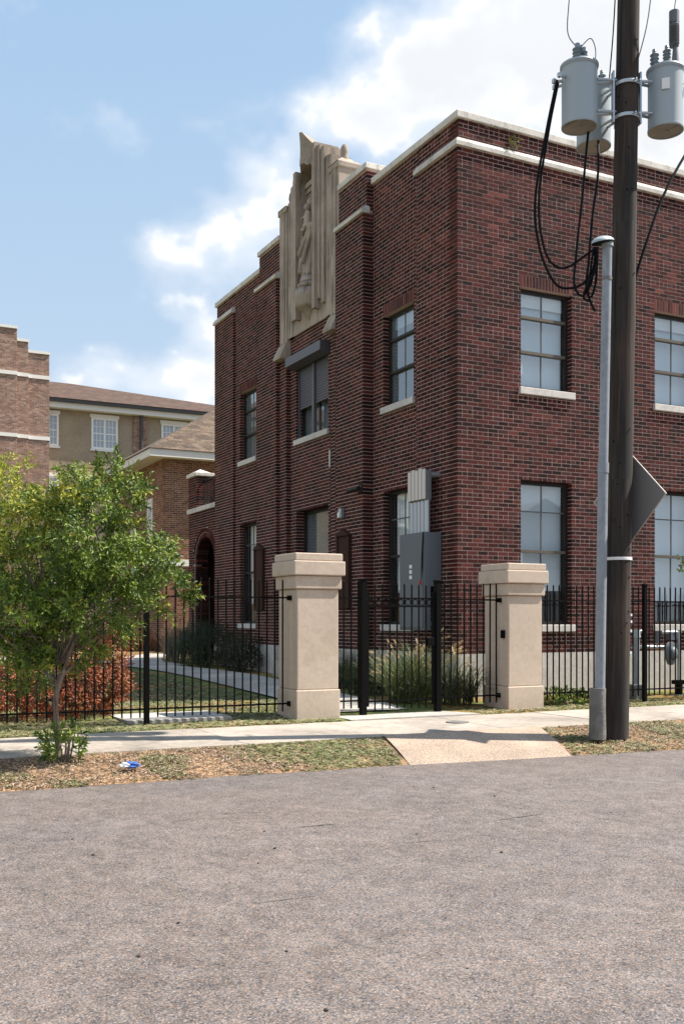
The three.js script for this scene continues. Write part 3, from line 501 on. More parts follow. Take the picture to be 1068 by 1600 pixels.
    part(niche, 'hood', g2, new THREE.MeshStandardMaterial({ color: M.stone.color, map: T.stone, roughness: 0.9, side: THREE.DoubleSide }));
    part(niche, 'hood_core', S(-0.40, 0.40, 9.3, 11.0, 11.33, 9.6), M.stone);
  }
  // stepped mouldings on the inner wall of the niche, bracket and pedestal
  part(niche, 'moulding', [S(-0.399, 0.399, 9.34, 10.55, 10.62, 9.51), S(-0.399, 0.399, 9.30, 10.62, 10.72, 9.51), S(-0.399, 0.399, 9.26, 10.72, 10.82, 9.51)], M.stone);
  part(niche, 'bracket', [lathe([[0.001, 7.80], [0.05, 7.82], [0.12, 7.93], [0.17, 8.02], [0.28, 8.06], [0.33, 8.12], [0.345, 8.3], [0.345, 8.44], [0.001, 8.44]], 28).translate(9.25, 0, ZC)], M.stone);
  part(niche, 'pedestal', [lathe([[0.001, 8.44], [0.31, 8.44], [0.31, 8.56], [0.28, 8.58], [0.001, 8.58]], 28).translate(9.27, 0, ZC), lathe([[0.001, 8.58], [0.26, 8.58], [0.27, 8.62], [0.25, 8.72], [0.001, 8.74]], 28).translate(9.27, 0, ZC)], M.stone);
}
{ // statue: a draped standing figure carrying a small child, carved in stone
  const res = 96, mc = new MarchingCubes(res, M.stone, false, false, 120000), HB = 0.92, cap = (p, a, b, r0, r1) => { const ab = [b[0] - a[0], b[1] - a[1], b[2] - a[2]], ap = [p[0] - a[0], p[1] - a[1], p[2] - a[2]], t = clamp((ap[0] * ab[0] + ap[1] * ab[1] + ap[2] * ab[2]) / (ab[0] ** 2 + ab[1] ** 2 + ab[2] ** 2)); return Math.hypot(ap[0] - ab[0] * t, ap[1] - ab[1] * t, ap[2] - ab[2] * t) - lerp(r0, r1, t); };
  const sminf = (a, b, k) => { const h = clamp(0.5 + 0.5 * (b - a) / k); return lerp(b, a, h) - k * h * (1 - h); };
  mc.isolation = 0; const hs = res / 2;
  for (let k = 0; k < res; k++) for (let j = 0; j < res; j++) for (let i = 0; i < res; i++) {
    // local axes: X is the figure's left-right, Y up from the feet, Z towards its front
    const x = (i - hs) / hs * HB, y = (j - hs) / hs * HB + 0.86, z = (k - hs) / hs * HB, p = [x, y, z];
    const ang = Math.atan2(z, x), fold = 0.016 * Math.sin(ang * 9 + y * 3.5) * smooth(1.1, 0.3, y) + 0.02 * Math.sin((y + x * 1.3) * 16) * smooth(0.45, 0.7, y) * smooth(1.15, 0.9, y) * (z > 0 ? 1 : 0.2);
    let d = cap([x, y, z * 1.25], [0, 0.05, 0], [0.02, 0.95, 0], 0.25, 0.165) - fold;                       // skirt
    d = sminf(d, cap([x, y, z * 1.2], [0.02, 0.92, 0], [0, 1.28, 0], 0.15, 0.17), 0.08);                  // trunk
    d = sminf(d, cap(p, [-0.19, 1.27, 0], [-0.25, 1.0, 0.05], 0.075, 0.062), 0.05); d = sminf(d, cap(p, [-0.25, 1.0, 0.05], [-0.03, 0.98, 0.2], 0.06, 0.042), 0.03);
    d = sminf(d, cap(p, [0.19, 1.27, 0], [0.26, 1.02, 0.06], 0.075, 0.065), 0.05); d = sminf(d, cap(p, [0.26, 1.02, 0.06], [0.1, 1.0, 0.22], 0.06, 0.045), 0.03);
    d = sminf(d, cap(p, [0, 1.3, 0.01], [0, 1.42, 0.02], 0.06, 0.055), 0.04);                              // neck
    const head = Math.hypot((x - 0.01) / 0.085, (y - 1.52) / 0.125, (z - 0.03) / 0.10) - 1; d = sminf(d, head * 0.09, 0.015);
    d = sminf(d, cap(p, [0.01, 1.50, 0.125], [0.01, 1.54, 0.105], 0.02, 0.012), 0.02);                     // nose
    const veil = Math.abs(Math.hypot(x / 0.125, (y - 1.53) / 0.15, (z + 0.015) / 0.125) - 1) * 0.12 - 0.018; if (z < 0.07 || y > 1.6) d = sminf(d, veil, 0.02);
    d = sminf(d, cap(p, [0, 1.45, -0.08], [0, 1.05, -0.12], 0.13, 0.15), 0.06);                            // veil down the back
    // the child on the left arm
    d = sminf(d, cap(p, [0.13, 1.08, 0.17], [0.12, 1.26, 0.16], 0.075, 0.068), 0.025);
    d = sminf(d, Math.hypot((x - 0.11) / 0.06, (y - 1.40) / 0.072, (z - 0.17) / 0.066) * 0.062 - 0.062, 0.012);
    d = sminf(d, cap(p, [0.12, 1.06, 0.18], [0.06, 0.92, 0.24], 0.05, 0.032), 0.02); d = sminf(d, cap(p, [0.13, 1.22, 0.2], [0.0, 1.18, 0.24], 0.028, 0.022), 0.015);
    // a diagonal swag of cloth
    d = sminf(d, cap(p, [0.17, 0.95, 0.15], [-0.14, 0.5, 0.2], 0.045, 0.06), 0.03); d = sminf(d, cap(p, [0.2, 0.93, 0.12], [0.02, 0.28, 0.23], 0.04, 0.05), 0.03); d = sminf(d, cap(p, [-0.2, 0.9, 0.12], [-0.16, 0.12, 0.2], 0.03, 0.04), 0.02);
    if (y < 0.005) d = Math.max(d, 0.005 - y);
    mc.field[i + j * res + k * res * res] = -d;
  }
  mc.update();
  const n = mc.count, pa = new Float32Array(mc.positionArray.subarray(0, n * 3)), na = new Float32Array(mc.normalArray.subarray(0, n * 3));
  const g = new THREE.BufferGeometry(); g.setAttribute('position', new THREE.BufferAttribute(pa, 3)); g.setAttribute('normal', new THREE.BufferAttribute(na, 3));
  g.scale(HB * 1.14, HB, HB * 1.1).translate(0, 0.86, 0).rotateY(-Math.PI / 2).translate(9.28, 8.735, ZC);
  single('statue', 'carved stone statue of a draped figure holding a child in the niche', 'statue', g, M.stone, [9.28, 8.735, ZC]);
}

// low porch beyond the far corner, with its round arch
{
  const A = frameOf('L', 9.32), porch = thing('arched_porch', 'low brick porch with round arched opening beyond the far corner', 'porch', [9.32, 0.1, -25.56]), u0 = 25.56, u1 = 27.95, c = 26.62, r = 0.72, ys = 3.05, list = [];
  const inArch = (u, y, R2) => y < ys ? Math.abs(u - c) < R2 : Math.hypot(u - c, y - ys) < R2;
  bricks(list, A, u0, u1, 0.3, 4.48, { base: 0.3, skip: (u, y) => inArch(u, y, r + 0.24) });
  bricks(list, A, 27.25, u1, 4.62, 5.5, { base: 4.62, depth: 0.5 });
  const sh = new THREE.Shape([[u0, 0.1], [u1 - 0.008, 0.1], [u1 - 0.008, 4.48], [u0, 4.48]].map(q => new THREE.Vector2(...q))), ho = new THREE.Path(); ho.moveTo(c - r - 0.11, 0.11); ho.lineTo(c - r - 0.11, ys); ho.absarc(c, ys, r + 0.11, Math.PI, 0, true); ho.lineTo(c + r + 0.11, 0.11); ho.closePath(); sh.holes.push(ho);
  const wg = new THREE.ExtrudeGeometry(sh, { depth: 0.2, bevelEnabled: false, curveSegments: 24 }).rotateY(Math.PI / 2).translate(9.329, 0, 0);
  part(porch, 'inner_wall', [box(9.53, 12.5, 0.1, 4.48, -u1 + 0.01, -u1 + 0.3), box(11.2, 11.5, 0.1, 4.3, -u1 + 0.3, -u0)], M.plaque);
  const wall = part(porch, 'wall', [wg, box(9.33, 9.75, 4.6, 5.5, -u1 + 0.01, -27.26)], M.mortar);
  // arch rings of brick on edge
  for (const [ri, dd] of [[r, 0.02], [r + 0.125, -0.006]]) { const n = Math.round(Math.PI * ri / 0.068); for (let i = 0; i < n; i++) { const a = (i + 0.5) / n * Math.PI, uu = c - Math.cos(a) * (ri + 0.057), y = ys + Math.sin(a) * (ri + 0.057); list.push({ arch: a, x: 9.32 + dd + 0.17, y, z: -uu, s: [0.34, 0.057, 0.113], c: redBrick(uu, y) }); } for (let y = 0.3; y < ys - 0.05; y += CH) for (const s of [-1, 1]) list.push({ x: 9.32 + dd + 0.17, y: y + 0.028, z: -(c + s * (ri + 0.057)), s: [0.34, 0.057, 0.113], c: redBrick(y, 1) }); }
  const o = worldPos(wall);
  instanced(wall, 'brickwork', unitBox, M.brick, list.map(b => { const q = new THREE.Quaternion(); if (b.arch !== undefined) q.setFromEuler(new THREE.Euler(-b.arch, 0, 0)); return new THREE.Matrix4().compose(V(b.x - o.x, b.y - o.y, b.z - o.z), q, V(...b.s)); }), list.map(b => redTones[b.c].clone().multiplyScalar(rr(0.86, 1.14))));
  part(porch, 'coping', rbox(9.27, 9.85, 4.485, 4.615, -u1 - 0.05, -u0, 0.012), M.coping);
  part(porch, 'roof', box(9.54, 12.2, 4.3, 4.42, -u1 + 0.3, -u0), M.roofFlat);
  part(porch, 'pier_cap', [rbox(9.26, 9.82, 5.505, 5.6, -u1 - 0.06, -27.2, 0.012), new THREE.ConeGeometry(0.4, 0.14, 4).rotateY(Math.PI / 4).translate(9.54, 5.668, -27.6)], M.coping);
  for (let i = 0; i < 6; i++) part(porch, 'railing_bar', box(9.5, 9.54, 4.62, 5.35, -27.2 + i * 0.26, -27.16 + i * 0.26), M.frame);
  part(porch, 'railing', box(9.49, 9.55, 5.35, 5.4, -27.24, -25.6), M.frame);
}

// ---------------------------------------------------------------- wall fittings on the garden side
{
  const cab = thing('electrical_cabinet', 'grey metal electrical cabinet on the shaded brick wall near the corner', 'cabinet', [8.87, 1.32, -14.9]);
  part(cab, 'body', [rbox(8.87, 9.0, 1.32, 2.95, -15.3, -14.5, 0.008), rbox(8.998, 9.21, 2.05, 2.948, -15.28, -14.502, 0.006)], M.steelGrey);
  part(cab, 'door', rbox(8.852, 8.872, 1.36, 2.92, -15.27, -14.53, 0.006), M.steelGrey);
  part(cab, 'label', [box(8.848, 8.853, 2.36, 2.42, -14.94, -14.86), box(8.848, 8.853, 2.27, 2.33, -14.94, -14.86), box(8.848, 8.853, 2.18, 2.24, -14.94, -14.86)], M.white);
  part(cab, 'handle', box(8.825, 8.85, 2.08, 2.15, -14.59, -14.57), M.red);
  part(cab, 'bracket', [box(9.0, 9.21, 1.4, 1.46, -15.2, -15.14), box(9.0, 9.21, 1.4, 1.46, -14.66, -14.6)], M.galv);
  const con = thing('conduit_bank', 'row of galvanised conduits rising from the grey cabinet to pull elbows', 'conduits', [9.0, 2.95, -14.85]);
  for (let i = 0; i < 5; i++) { const z = -14.6 - i * 0.115; part(con, 'pipe', cyl(V(8.99, 2.95, z), V(8.99, 3.5, z), 0.048, 0.048, 18), M.galv); if (i < 4 || 1) { const e = sub(con, 'elbow'); part(e, 'cover', rbox(8.915, 8.935, 3.5, 4.0 + (i % 2) * 0.02, z - 0.048, z + 0.048, 0.02), mat(lin(0.60, 0.56, 0.52), { roughness: 0.6 })); part(e, 'body', rbox(8.936, 9.06, 3.47, 3.99, z - 0.05, z + 0.05, 0.03), mat(lin(0.12, 0.125, 0.135), { roughness: 0.5 })); part(e, 'stub', cyl(V(9.05, 3.92, z), V(9.24, 3.92, z), 0.045), M.galv); } }
  const cable = tube([[8.87, 2.95, -14.52], [8.84, 2.7, -14.5], [8.84, 2.45, -14.52], [8.86, 2.15, -14.56]], 0.012, 20, 6);
  single('cabinet_cable', 'thin black cable hanging across the grey cabinet', 'cable', cable, M.rubber, [8.86, 2.15, -14.56]);
  const wallFrame = frameOf('L', 9.073);
  for (const [a, b, l] of [[17.5, 17.99, 'brown notice panel with peaked top right of the doorway, behind the gate pillar'], [21.8, 22.28, 'brown notice panel with peaked top left of the doorway, beside the far window']]) {
    const p = thing('notice_panel', l, 'panel', [9.0, 1.7, -(a + b) / 2], 'brown panels flanking the doorway');
    part(p, 'board', wallFrame.box(a, b, 1.75, 3.12, -0.05, -0.004), M.plaque);
    part(p, 'frame', [wallFrame.box(a - 0.02, a + 0.04, 1.72, 3.14, -0.07, -0.003), wallFrame.box(b - 0.04, b + 0.02, 1.72, 3.14, -0.07, -0.003), wallFrame.box(a + 0.04, b - 0.04, 1.72, 1.79, -0.07, -0.003)], M.plaque);
    const s = new THREE.Shape([[a - 0.05, 3.12], [b + 0.05, 3.12], [(a + b) / 2, 3.26]].map(q => new THREE.Vector2(...q))); part(p, 'peak', new THREE.ExtrudeGeometry(s, { depth: 0.085, bevelEnabled: false }).rotateY(Math.PI / 2).translate(8.985, 0, 0), M.plaque);
  }
  const cam = thing('security_camera', 'small black bullet camera on the brick pier above the cabinet window', 'camera', [9.07, 3.94, -17.05]);
  part(cam, 'body', cyl(V(8.9, 3.93, -17.3), V(8.98, 3.96, -17.02), 0.045, 0.045, 14), M.frame); part(cam, 'mount', [cyl(V(8.98, 3.96, -17.1), V(9.075, 3.98, -17.1), 0.025), box(9.05, 9.073, 3.9, 4.06, -17.17, -17.03)], M.frame);
  const lamp = thing('wall_light', 'small unlit white and grey wall light right of the doorway', 'wall light', [9.06, 3.5, -17.8]);
  part(lamp, 'housing', rbox(8.96, 9.07, 3.46, 3.66, -17.85, -17.75, 0.03), M.galv); part(lamp, 'lens', rbox(8.945, 8.962, 3.48, 3.58, -17.84, -17.76, 0.006), M.white);
}

// ---------------------------------------------------------------- the buildings behind
function plainWindow(parent, fr, u0, u1, y0, y1, o = {}) {      // white window seen from far off
  const w = sub(parent, 'window'), B = fr.box, f = 0.09, uc = (u0 + u1) / 2;
  part(w, 'frame', [B(u0, u0 + f, y0, y1, -0.03, 0.05), B(u1 - f, u1, y0, y1, -0.03, 0.05), B(u0 + f, u1 - f, y1 - f, y1, -0.03, 0.05), B(u0 + f, u1 - f, y0, y0 + f, -0.03, 0.05)], M.white);
  part(w, 'sill', B(u0 - 0.06, u1 + 0.06, y0 - 0.1, y0 - 0.001, -0.08, 0.04), M.trimWhite);
  part(w, 'lintel', B(u0 - 0.06, u1 + 0.06, y1 + 0.001, y1 + 0.16, -0.05, 0.04), M.trimWhite);
  const n = o.n ?? 2, cw = (u1 - u0 - 2 * f) / n;
  for (let i = 0; i < n; i++) { const a = u0 + f + i * cw, b = a + cw; if (i) part(w, 'mullion', B(a - 0.045, a + 0.045, y0 + f, y1 - f, -0.025, 0.04), M.white); const aa = a + (i ? 0.045 : 0), bb = b - (i < n - 1 ? 0.045 : 0);
    part(w, 'pane', B(aa, bb, y0 + f, y1 - f, 0.025, 0.03), M.farGlass);
    const bars = []; for (let k = 1; k < 3; k++) bars.push(B(lerp(aa, bb, k / 3) - 0.012, lerp(aa, bb, k / 3) + 0.012, y0 + f, y1 - f, 0.008, 0.024)); for (let k = 1; k < 4; k++) bars.push(B(aa, bb, lerp(y0 + f, y1 - f, k / 4) - (k === 2 ? 0.025 : 0.012), lerp(y0 + f, y1 - f, k / 4) + (k === 2 ? 0.025 : 0.012), 0.005, 0.022)); part(w, 'glazing_bars', bars, M.white); }
  return w;
}
M.farGlass = new THREE.MeshPhysicalMaterial({ color: lin(0.30, 0.36, 0.42), roughness: 0.08, ior: 1.8 });
{ // stucco building with a pink brick tower
  const b = thing('stucco_building', 'tall beige stucco building with brown hipped roof and stepped pink brick tower', 'building', [9.2, 0.5, -48]);
  const Rw = frameOf('R', -48), Rt = frameOf('R', -47.55), g0 = 0.3;
  const ww = [];
  const addWins = (u0, u1, rows, n) => rows.forEach(([y0, y1]) => ww.push([u0, u1, y0, y1, n]));
  const rows = [[9.5, 10.96], [6.6, 8.1], [3.3, 4.9]];
  addWins(8.6, 9.78, rows, 2); addWins(11.28, 12.52, rows, 2); addWins(14.63, 15.88, rows, 2); addWins(17.6, 18.8, rows, 2);
  for (const x of [-2.5, -6.0, -9.5]) addWins(x, x + 1.25, rows, 2);
  part(b, 'wall', backing(Rw, -12, 24, g0, 11.25, ww.map(w => [w[0] + 0.01, w[1] - 0.01, w[2] + 0.01, w[3] - 0.01]), 0, 0.3), M.stuccoWall);
  part(b, 'rear_wall', [box(-12, 24, g0, 11.2, -60, -59.7), box(-12, -11.7, g0, 11.2, -59.7, -48.3), box(23.7, 24, g0, 11.2, -59.7, -48.3)], M.stuccoWall);
  ww.forEach(w => plainWindow(b, Rw, w[0], w[1], w[2], w[3], { n: w[4] }));
  part(b, 'floor', [box(-11.7, 23.7, 5.6, 5.8, -59.7, -48.3), box(-11.7, 23.7, 8.6, 8.8, -59.7, -48.3)], M.interior);
  for (const [p, q] of [[-12.4, 3.3], [9.15, 24.4]]) part(b, 'fascia', box(p, q, 11.2, 11.45, -48.0, -47.55), M.trimWhite);
  for (const [p, q] of [[-12.4, 3.3], [9.15, 24.4]]) part(b, 'gutter', box(p, q, 11.452, 11.62, -47.75, -47.4), M.gutter);
  part(b, 'expansion_joint', [Rw.box(10.9, 10.92, 1, 9.2, -0.004, 0.0), Rw.box(9.9, 24, 8.62, 8.66, -0.02, 0.0)], M.stuccoWall);
  { // hipped roof; a ridge running back from the front eave
    const q = [[-12.5, 11.6, -47.35], [24.5, 11.6, -47.35], [24.5, 11.6, -60.3], [-12.5, 11.6, -60.3], [-6, 14.9, -53.8], [18, 14.9, -53.8]];
    const q2 = [[-12.5, 11.6, -47.35], [24.5, 11.6, -47.35], [24.5, 11.6, -60.3], [-12.5, 11.6, -60.3], [-6.5, 13.75, -53.8], [11.6, 13.75, -53.8]];
    const f = [[0, 1, 5], [0, 5, 4], [1, 2, 5], [2, 3, 4], [2, 4, 5], [3, 0, 4]], g = new THREE.BufferGeometry(); g.setAttribute('position', new THREE.Float32BufferAttribute(f.flat().flatMap(i => q2[i]), 3)); g.computeVertexNormals(); part(b, 'roof', g, M.roofBrown);
  }
  // brick pilaster strip with downpipe
  const list = []; const Rp = frameOf('R', -47.9);
  bricks(list, Rp, 13.25, 13.9, g0, 11.2, { base: g0, palette: pinkBrick });
  const core = [...backing(Rp, 13.26, 13.89, g0, 11.2, [], 0.009, 0.1)];
  // tower steps
  const steps = [[4.6, 7.75, 14.45, 0], [7.75, 8.26, 13.96, 0.16], [8.26, 9.2, 13.54, 0.32], [4.1, 4.6, 13.96, 0.16], [3.2, 4.1, 13.54, 0.32]];
  for (const [a, c, top, off] of steps) { const fr = frameOf('R', -46.85 - off); bricks(list, fr, a, c, g0, top - 0.12, { base: g0, palette: pinkBrick, depth: 0.12 }); core.push(...backing(fr, a + 0.004, c - 0.004, g0, top - 0.12, [], 0.004, 1.1 - off)); core.push(box(a + 0.004, c - 0.004, 11.5, top - 0.12, -50.2, -47.951)); }
  const wl = part(b, 'brick_tower', core, M.mortarPale); layBricks(wl, list, pinkTones);
  for (const [a, c, top, off] of steps) { part(b, 'coping', box(a - 0.03, c + 0.03, top - 0.118, top + off * 0.01, -50.3, -46.78 - off), M.trimWhite); for (const y of [12.30, 9.57]) part(b, 'band', box(a - (a < 5 ? 0.02 : 0), c + (c > 7 ? 0.02 : 0), y, y + 0.16, -47.05 - off, -46.80 - off), M.trimWhite); }
  part(b, 'downpipe', [cyl(V(13.6, 0.5, -47.78), V(13.6, 11.3, -47.78), 0.075, 0.075, 10)], M.gutter);
}
{ // orange brick house with a hipped shingle roof
  const b = thing('orange_brick_house', 'orange brick house with white eaves and tan shingle roof between the large buildings', 'house', [10.14, 0.4, -33]);
  const fR = frameOf('R', -33), fL = frameOf('L', 10.14), list = [], core = [], g0 = 0.35, top = 6.85;
  const openL = [[34.25, 34.85, 3.75, 5.5], [36.1, 36.9, 2.6, 4.6]], openR = [];
  bricks(list, fR, 10.14, 20, g0, top, { base: g0, palette: tanBrick, openings: [[10.14, 20, 3.3, 3.52]] }); core.push(...backing(fR, 10.15, 20, g0, top, []));
  bricks(list, fL, 33.131, 39, g0, top, { base: g0, palette: tanBrick, openings: openL }); core.push(...backing(fL, 33.25, 39, g0, top, openL));
  core.push(box(10.3, 20, g0, top, -43, -42.8), box(19.8, 19.99, g0, top, -42.8, -33.3), box(10.16, 10.4, g0, top, -42.8, -39));
  const wl = part(b, 'wall', core, M.mortarPale); layBricks(wl, list, tanTones);
  part(b, 'belt_course', box(10.1, 20, 3.3, 3.52, -33.1, -32.94), M.trimWhite);
  for (const o of openL) plainWindow(b, fL, ...o, { n: 1 });
  part(b, 'soffit', box(9.55, 20.6, 6.86, 6.9, -43.5, -32.45), M.trimWhite);
  part(b, 'fascia', [box(9.5, 20.6, 6.82, 7.06, -32.48, -32.40), box(9.5, 9.58, 6.82, 7.06, -43.5, -32.481)], M.trimWhite);
  const q = [[9.45, 7.07, -32.35], [20.7, 7.07, -32.35], [20.7, 7.07, -43.6], [9.45, 7.07, -43.6], [15.1, 10.6, -38]], f = [[0, 1, 4], [1, 2, 4], [2, 3, 4], [3, 0, 4], [0, 2, 1], [0, 3, 2]], g = new THREE.BufferGeometry(); g.setAttribute('position', new THREE.Float32BufferAttribute(f.flat().flatMap(i => q[i]), 3)); g.computeVertexNormals(); part(b, 'roof', g, M.roofTan);
  part(b, 'vent', box(10.09, 10.15, 6.35, 6.55, -37.0, -36.85), M.gutter);
}
{ // house across the street, mirrored in the lower windows
  const b = thing('house_across_street', 'pale house with grey gable roof across the street behind the viewpoint', 'house', [33, 0, 15]);
  part(b, 'wall', box(26, 40, 0, 4.2, 14, 23), mat(lin(0.55, 0.55, 0.53)));
  const s = new THREE.Shape([[25.4, 4.2], [40.6, 4.2], [33, 7.6]].map(q => new THREE.Vector2(...q))); part(b, 'roof', new THREE.ExtrudeGeometry(s, { depth: 9.6, bevelEnabled: false }).translate(0, 0, 13.7), mat(lin(0.16, 0.16, 0.17)));
  for (const x of [28, 31.5, 36]) part(b, 'window', box(x, x + 1.2, 1.2, 3, 13.95, 14), M.farGlass);
}

// ---------------------------------------------------------------- gate pillars
function pillar(x0, lab, top) {
  const p = thing('gate_pillar', lab, 'pillar', [x0 + 0.31, 0.15, -12.76], 'stucco gate pillars');
  const w = 0.615, z1 = -12.45, z0 = z1 - w, x1 = x0 + w, k = top - 2.38;
  const B = (e, y0, y1) => rbox(x0 - e, x1 + e, y0, y1, z0 - e, z1 + e, 0.016);
  part(p, 'base', B(0.018, 0.05, 0.555 + k), M.pillar);
  part(p, 'shaft', B(0, 0.556 + k, 1.905 + k), M.pillar);
  part(p, 'neck', B(0.034, 1.907 + k, 2.085 + k), M.pillar);
  part(p, 'cap', B(0.072, 2.087 + k, 2.28 + k), M.pillar);
  part(p, 'top_slab', B(0.045, 2.282 + k, 2.385 + k), M.pillar);
  return p;
}
const PLx = 5.649, PRx = 9.075;
pillar(PLx, 'beige stucco gate pillar in front of the doorway, left of the gate', 2.38);
pillar(PRx, 'beige stucco gate pillar below the corner window, with small black box on its side', 2.33);
single('intercom', 'small black intercom box on the shaded side of the right gate pillar', 'intercom', [rbox(9.03, 9.076, 1.22, 1.34, -12.60, -12.53, 0.008), box(9.026, 9.031, 1.25, 1.28, -12.585, -12.545)], M.iron, [9.05, 1.22, -12.56]);

// ---------------------------------------------------------------- iron fence and gate
const FZ = -12.65, PK = 0.1145;
const pickGeo = clean(merge([new THREE.BoxGeometry(0.017, 1.755, 0.017).translate(0, 0.8775, 0), new THREE.ConeGeometry(0.0118, 0.02, 4).rotateY(Math.PI / 4).translate(0, 1.765, 0)]));
const stretch = h => { const g = pickGeo.clone(); g.scale(1, h / 1.775, 1); return g; };
const gHalf = stretch(1.775);
function picket(f, x, y0 = 0.265) { const m = new THREE.Mesh(gHalf, M.iron); m.name = 'picket'; m.position.set(x - f.position.x, y0 - f.position.y, FZ - f.position.z); m.rotation.set(0, 0, rr(-0.002, 0.002)); m.castShadow = m.receiveShadow = true; f.add(m); }
const post = (f, x, y0 = 0.1, y1 = 2.06) => { part(f, 'post', rbox(x - 0.032, x + 0.032, y0, y1, FZ - 0.032, FZ + 0.032, 0.005), M.iron); part(f, 'post_cap', [rbox(x - 0.04, x + 0.04, y1, y1 + 0.015, FZ - 0.04, FZ + 0.04, 0.004), new THREE.ConeGeometry(0.045, 0.02, 4).rotateY(Math.PI / 4).translate(x, y1 + 0.025, FZ)], M.iron); };
const rails = (f, x0, x1, ys) => ys.forEach(y => part(f, 'rail', box(x0, x1, y - 0.0105, y + 0.0105, FZ - 0.0165, FZ + 0.0165), M.iron));
function fence(label, x0, x1, posts, o = {}) {
  const f = thing('iron_fence', label, 'fence', [(x0 + x1) / 2, 0.15, FZ], 'black iron fence sections');
  rails(f, x0, x1, [1.79, 0.37]);
  const first = o.start ?? x0 + 0.06;
  for (let x = first; x < x1 - 0.02; x += PK) if (!posts.some(p => Math.abs(p - x) < 0.05)) picket(f, x);
  posts.forEach(p => post(f, p));
  for (const bx of o.brackets ?? []) for (const y of [1.79, 0.37]) part(f, 'bracket', box(bx - 0.05, bx + 0.002, y - 0.035, y + 0.03, FZ - 0.03, FZ + 0.03), M.iron);
  return f;
}
fence('black iron picket fence from the left edge to the left gate pillar', -3.7, PLx - 0.003, [-3.7, -1.25, 1.2, 3.664], { start: -3.7 + 0.01 + PK / 2, brackets: [PLx] });
fence('short run of black pickets between the left pillar and gate', 6.267, 6.70, [], { start: 6.33 });
fence('black pickets between the gate and the right pillar', 8.01, PRx - 0.003, [], { start: 8.08, brackets: [PRx] });
fence('black iron picket fence from the right pillar past the utility pole', 9.693, 16.8, [11.908, 14.35, 16.75], { start: 9.715 });
for (const [x, l] of [[6.745, 'black square gate post beside the left pillar'], [7.965, 'black square gate post on the latch side, nearer the cabinet']]) { const p = thing('gate_post', l, 'gate post', [x, 0.15, FZ], 'gate posts'); part(p, 'post', rbox(x - 0.042, x + 0.042, 0.1, 2.05, FZ - 0.042, FZ + 0.042, 0.006), M.iron); part(p, 'post_cap', rbox(x - 0.05, x + 0.05, 2.05, 2.068, FZ - 0.05, FZ + 0.05, 0.004), M.iron); }
{
  const g = thing('iron_gate', 'black iron pedestrian gate with a row of rings between two rails', 'gate', [7.35, 0.2, FZ]);
  rails(g, 6.80, 7.905, [1.80, 1.685, 0.35]);
  for (const x of [6.815, 7.89]) part(g, 'stile', box(x - 0.018, x + 0.018, 0.28, 1.88, FZ - 0.019, FZ + 0.019), M.iron);
  const n = 9, sx = (7.89 - 6.815) / n;
  for (let i = 1; i < n; i++) picket(g, 6.815 + i * sx, 0.24 + 0.02 * Math.sin(i / n * Math.PI) - 0.02);
  for (let i = 0; i < n; i++) part(g, 'ring', new THREE.TorusGeometry(0.042, 0.007, 6, 18).translate(6.815 + (i + 0.5) * sx, 1.7425, FZ), M.iron);
  part(g, 'latch_box', rbox(7.78, 7.915, 1.12, 1.24, FZ - 0.03, FZ + 0.03, 0.006), M.iron);
  part(g, 'hinge', [box(6.785, 6.83, 1.6, 1.66, FZ - 0.025, FZ + 0.025), box(6.785, 6.83, 0.5, 0.56, FZ - 0.025, FZ + 0.025)], M.iron);
}

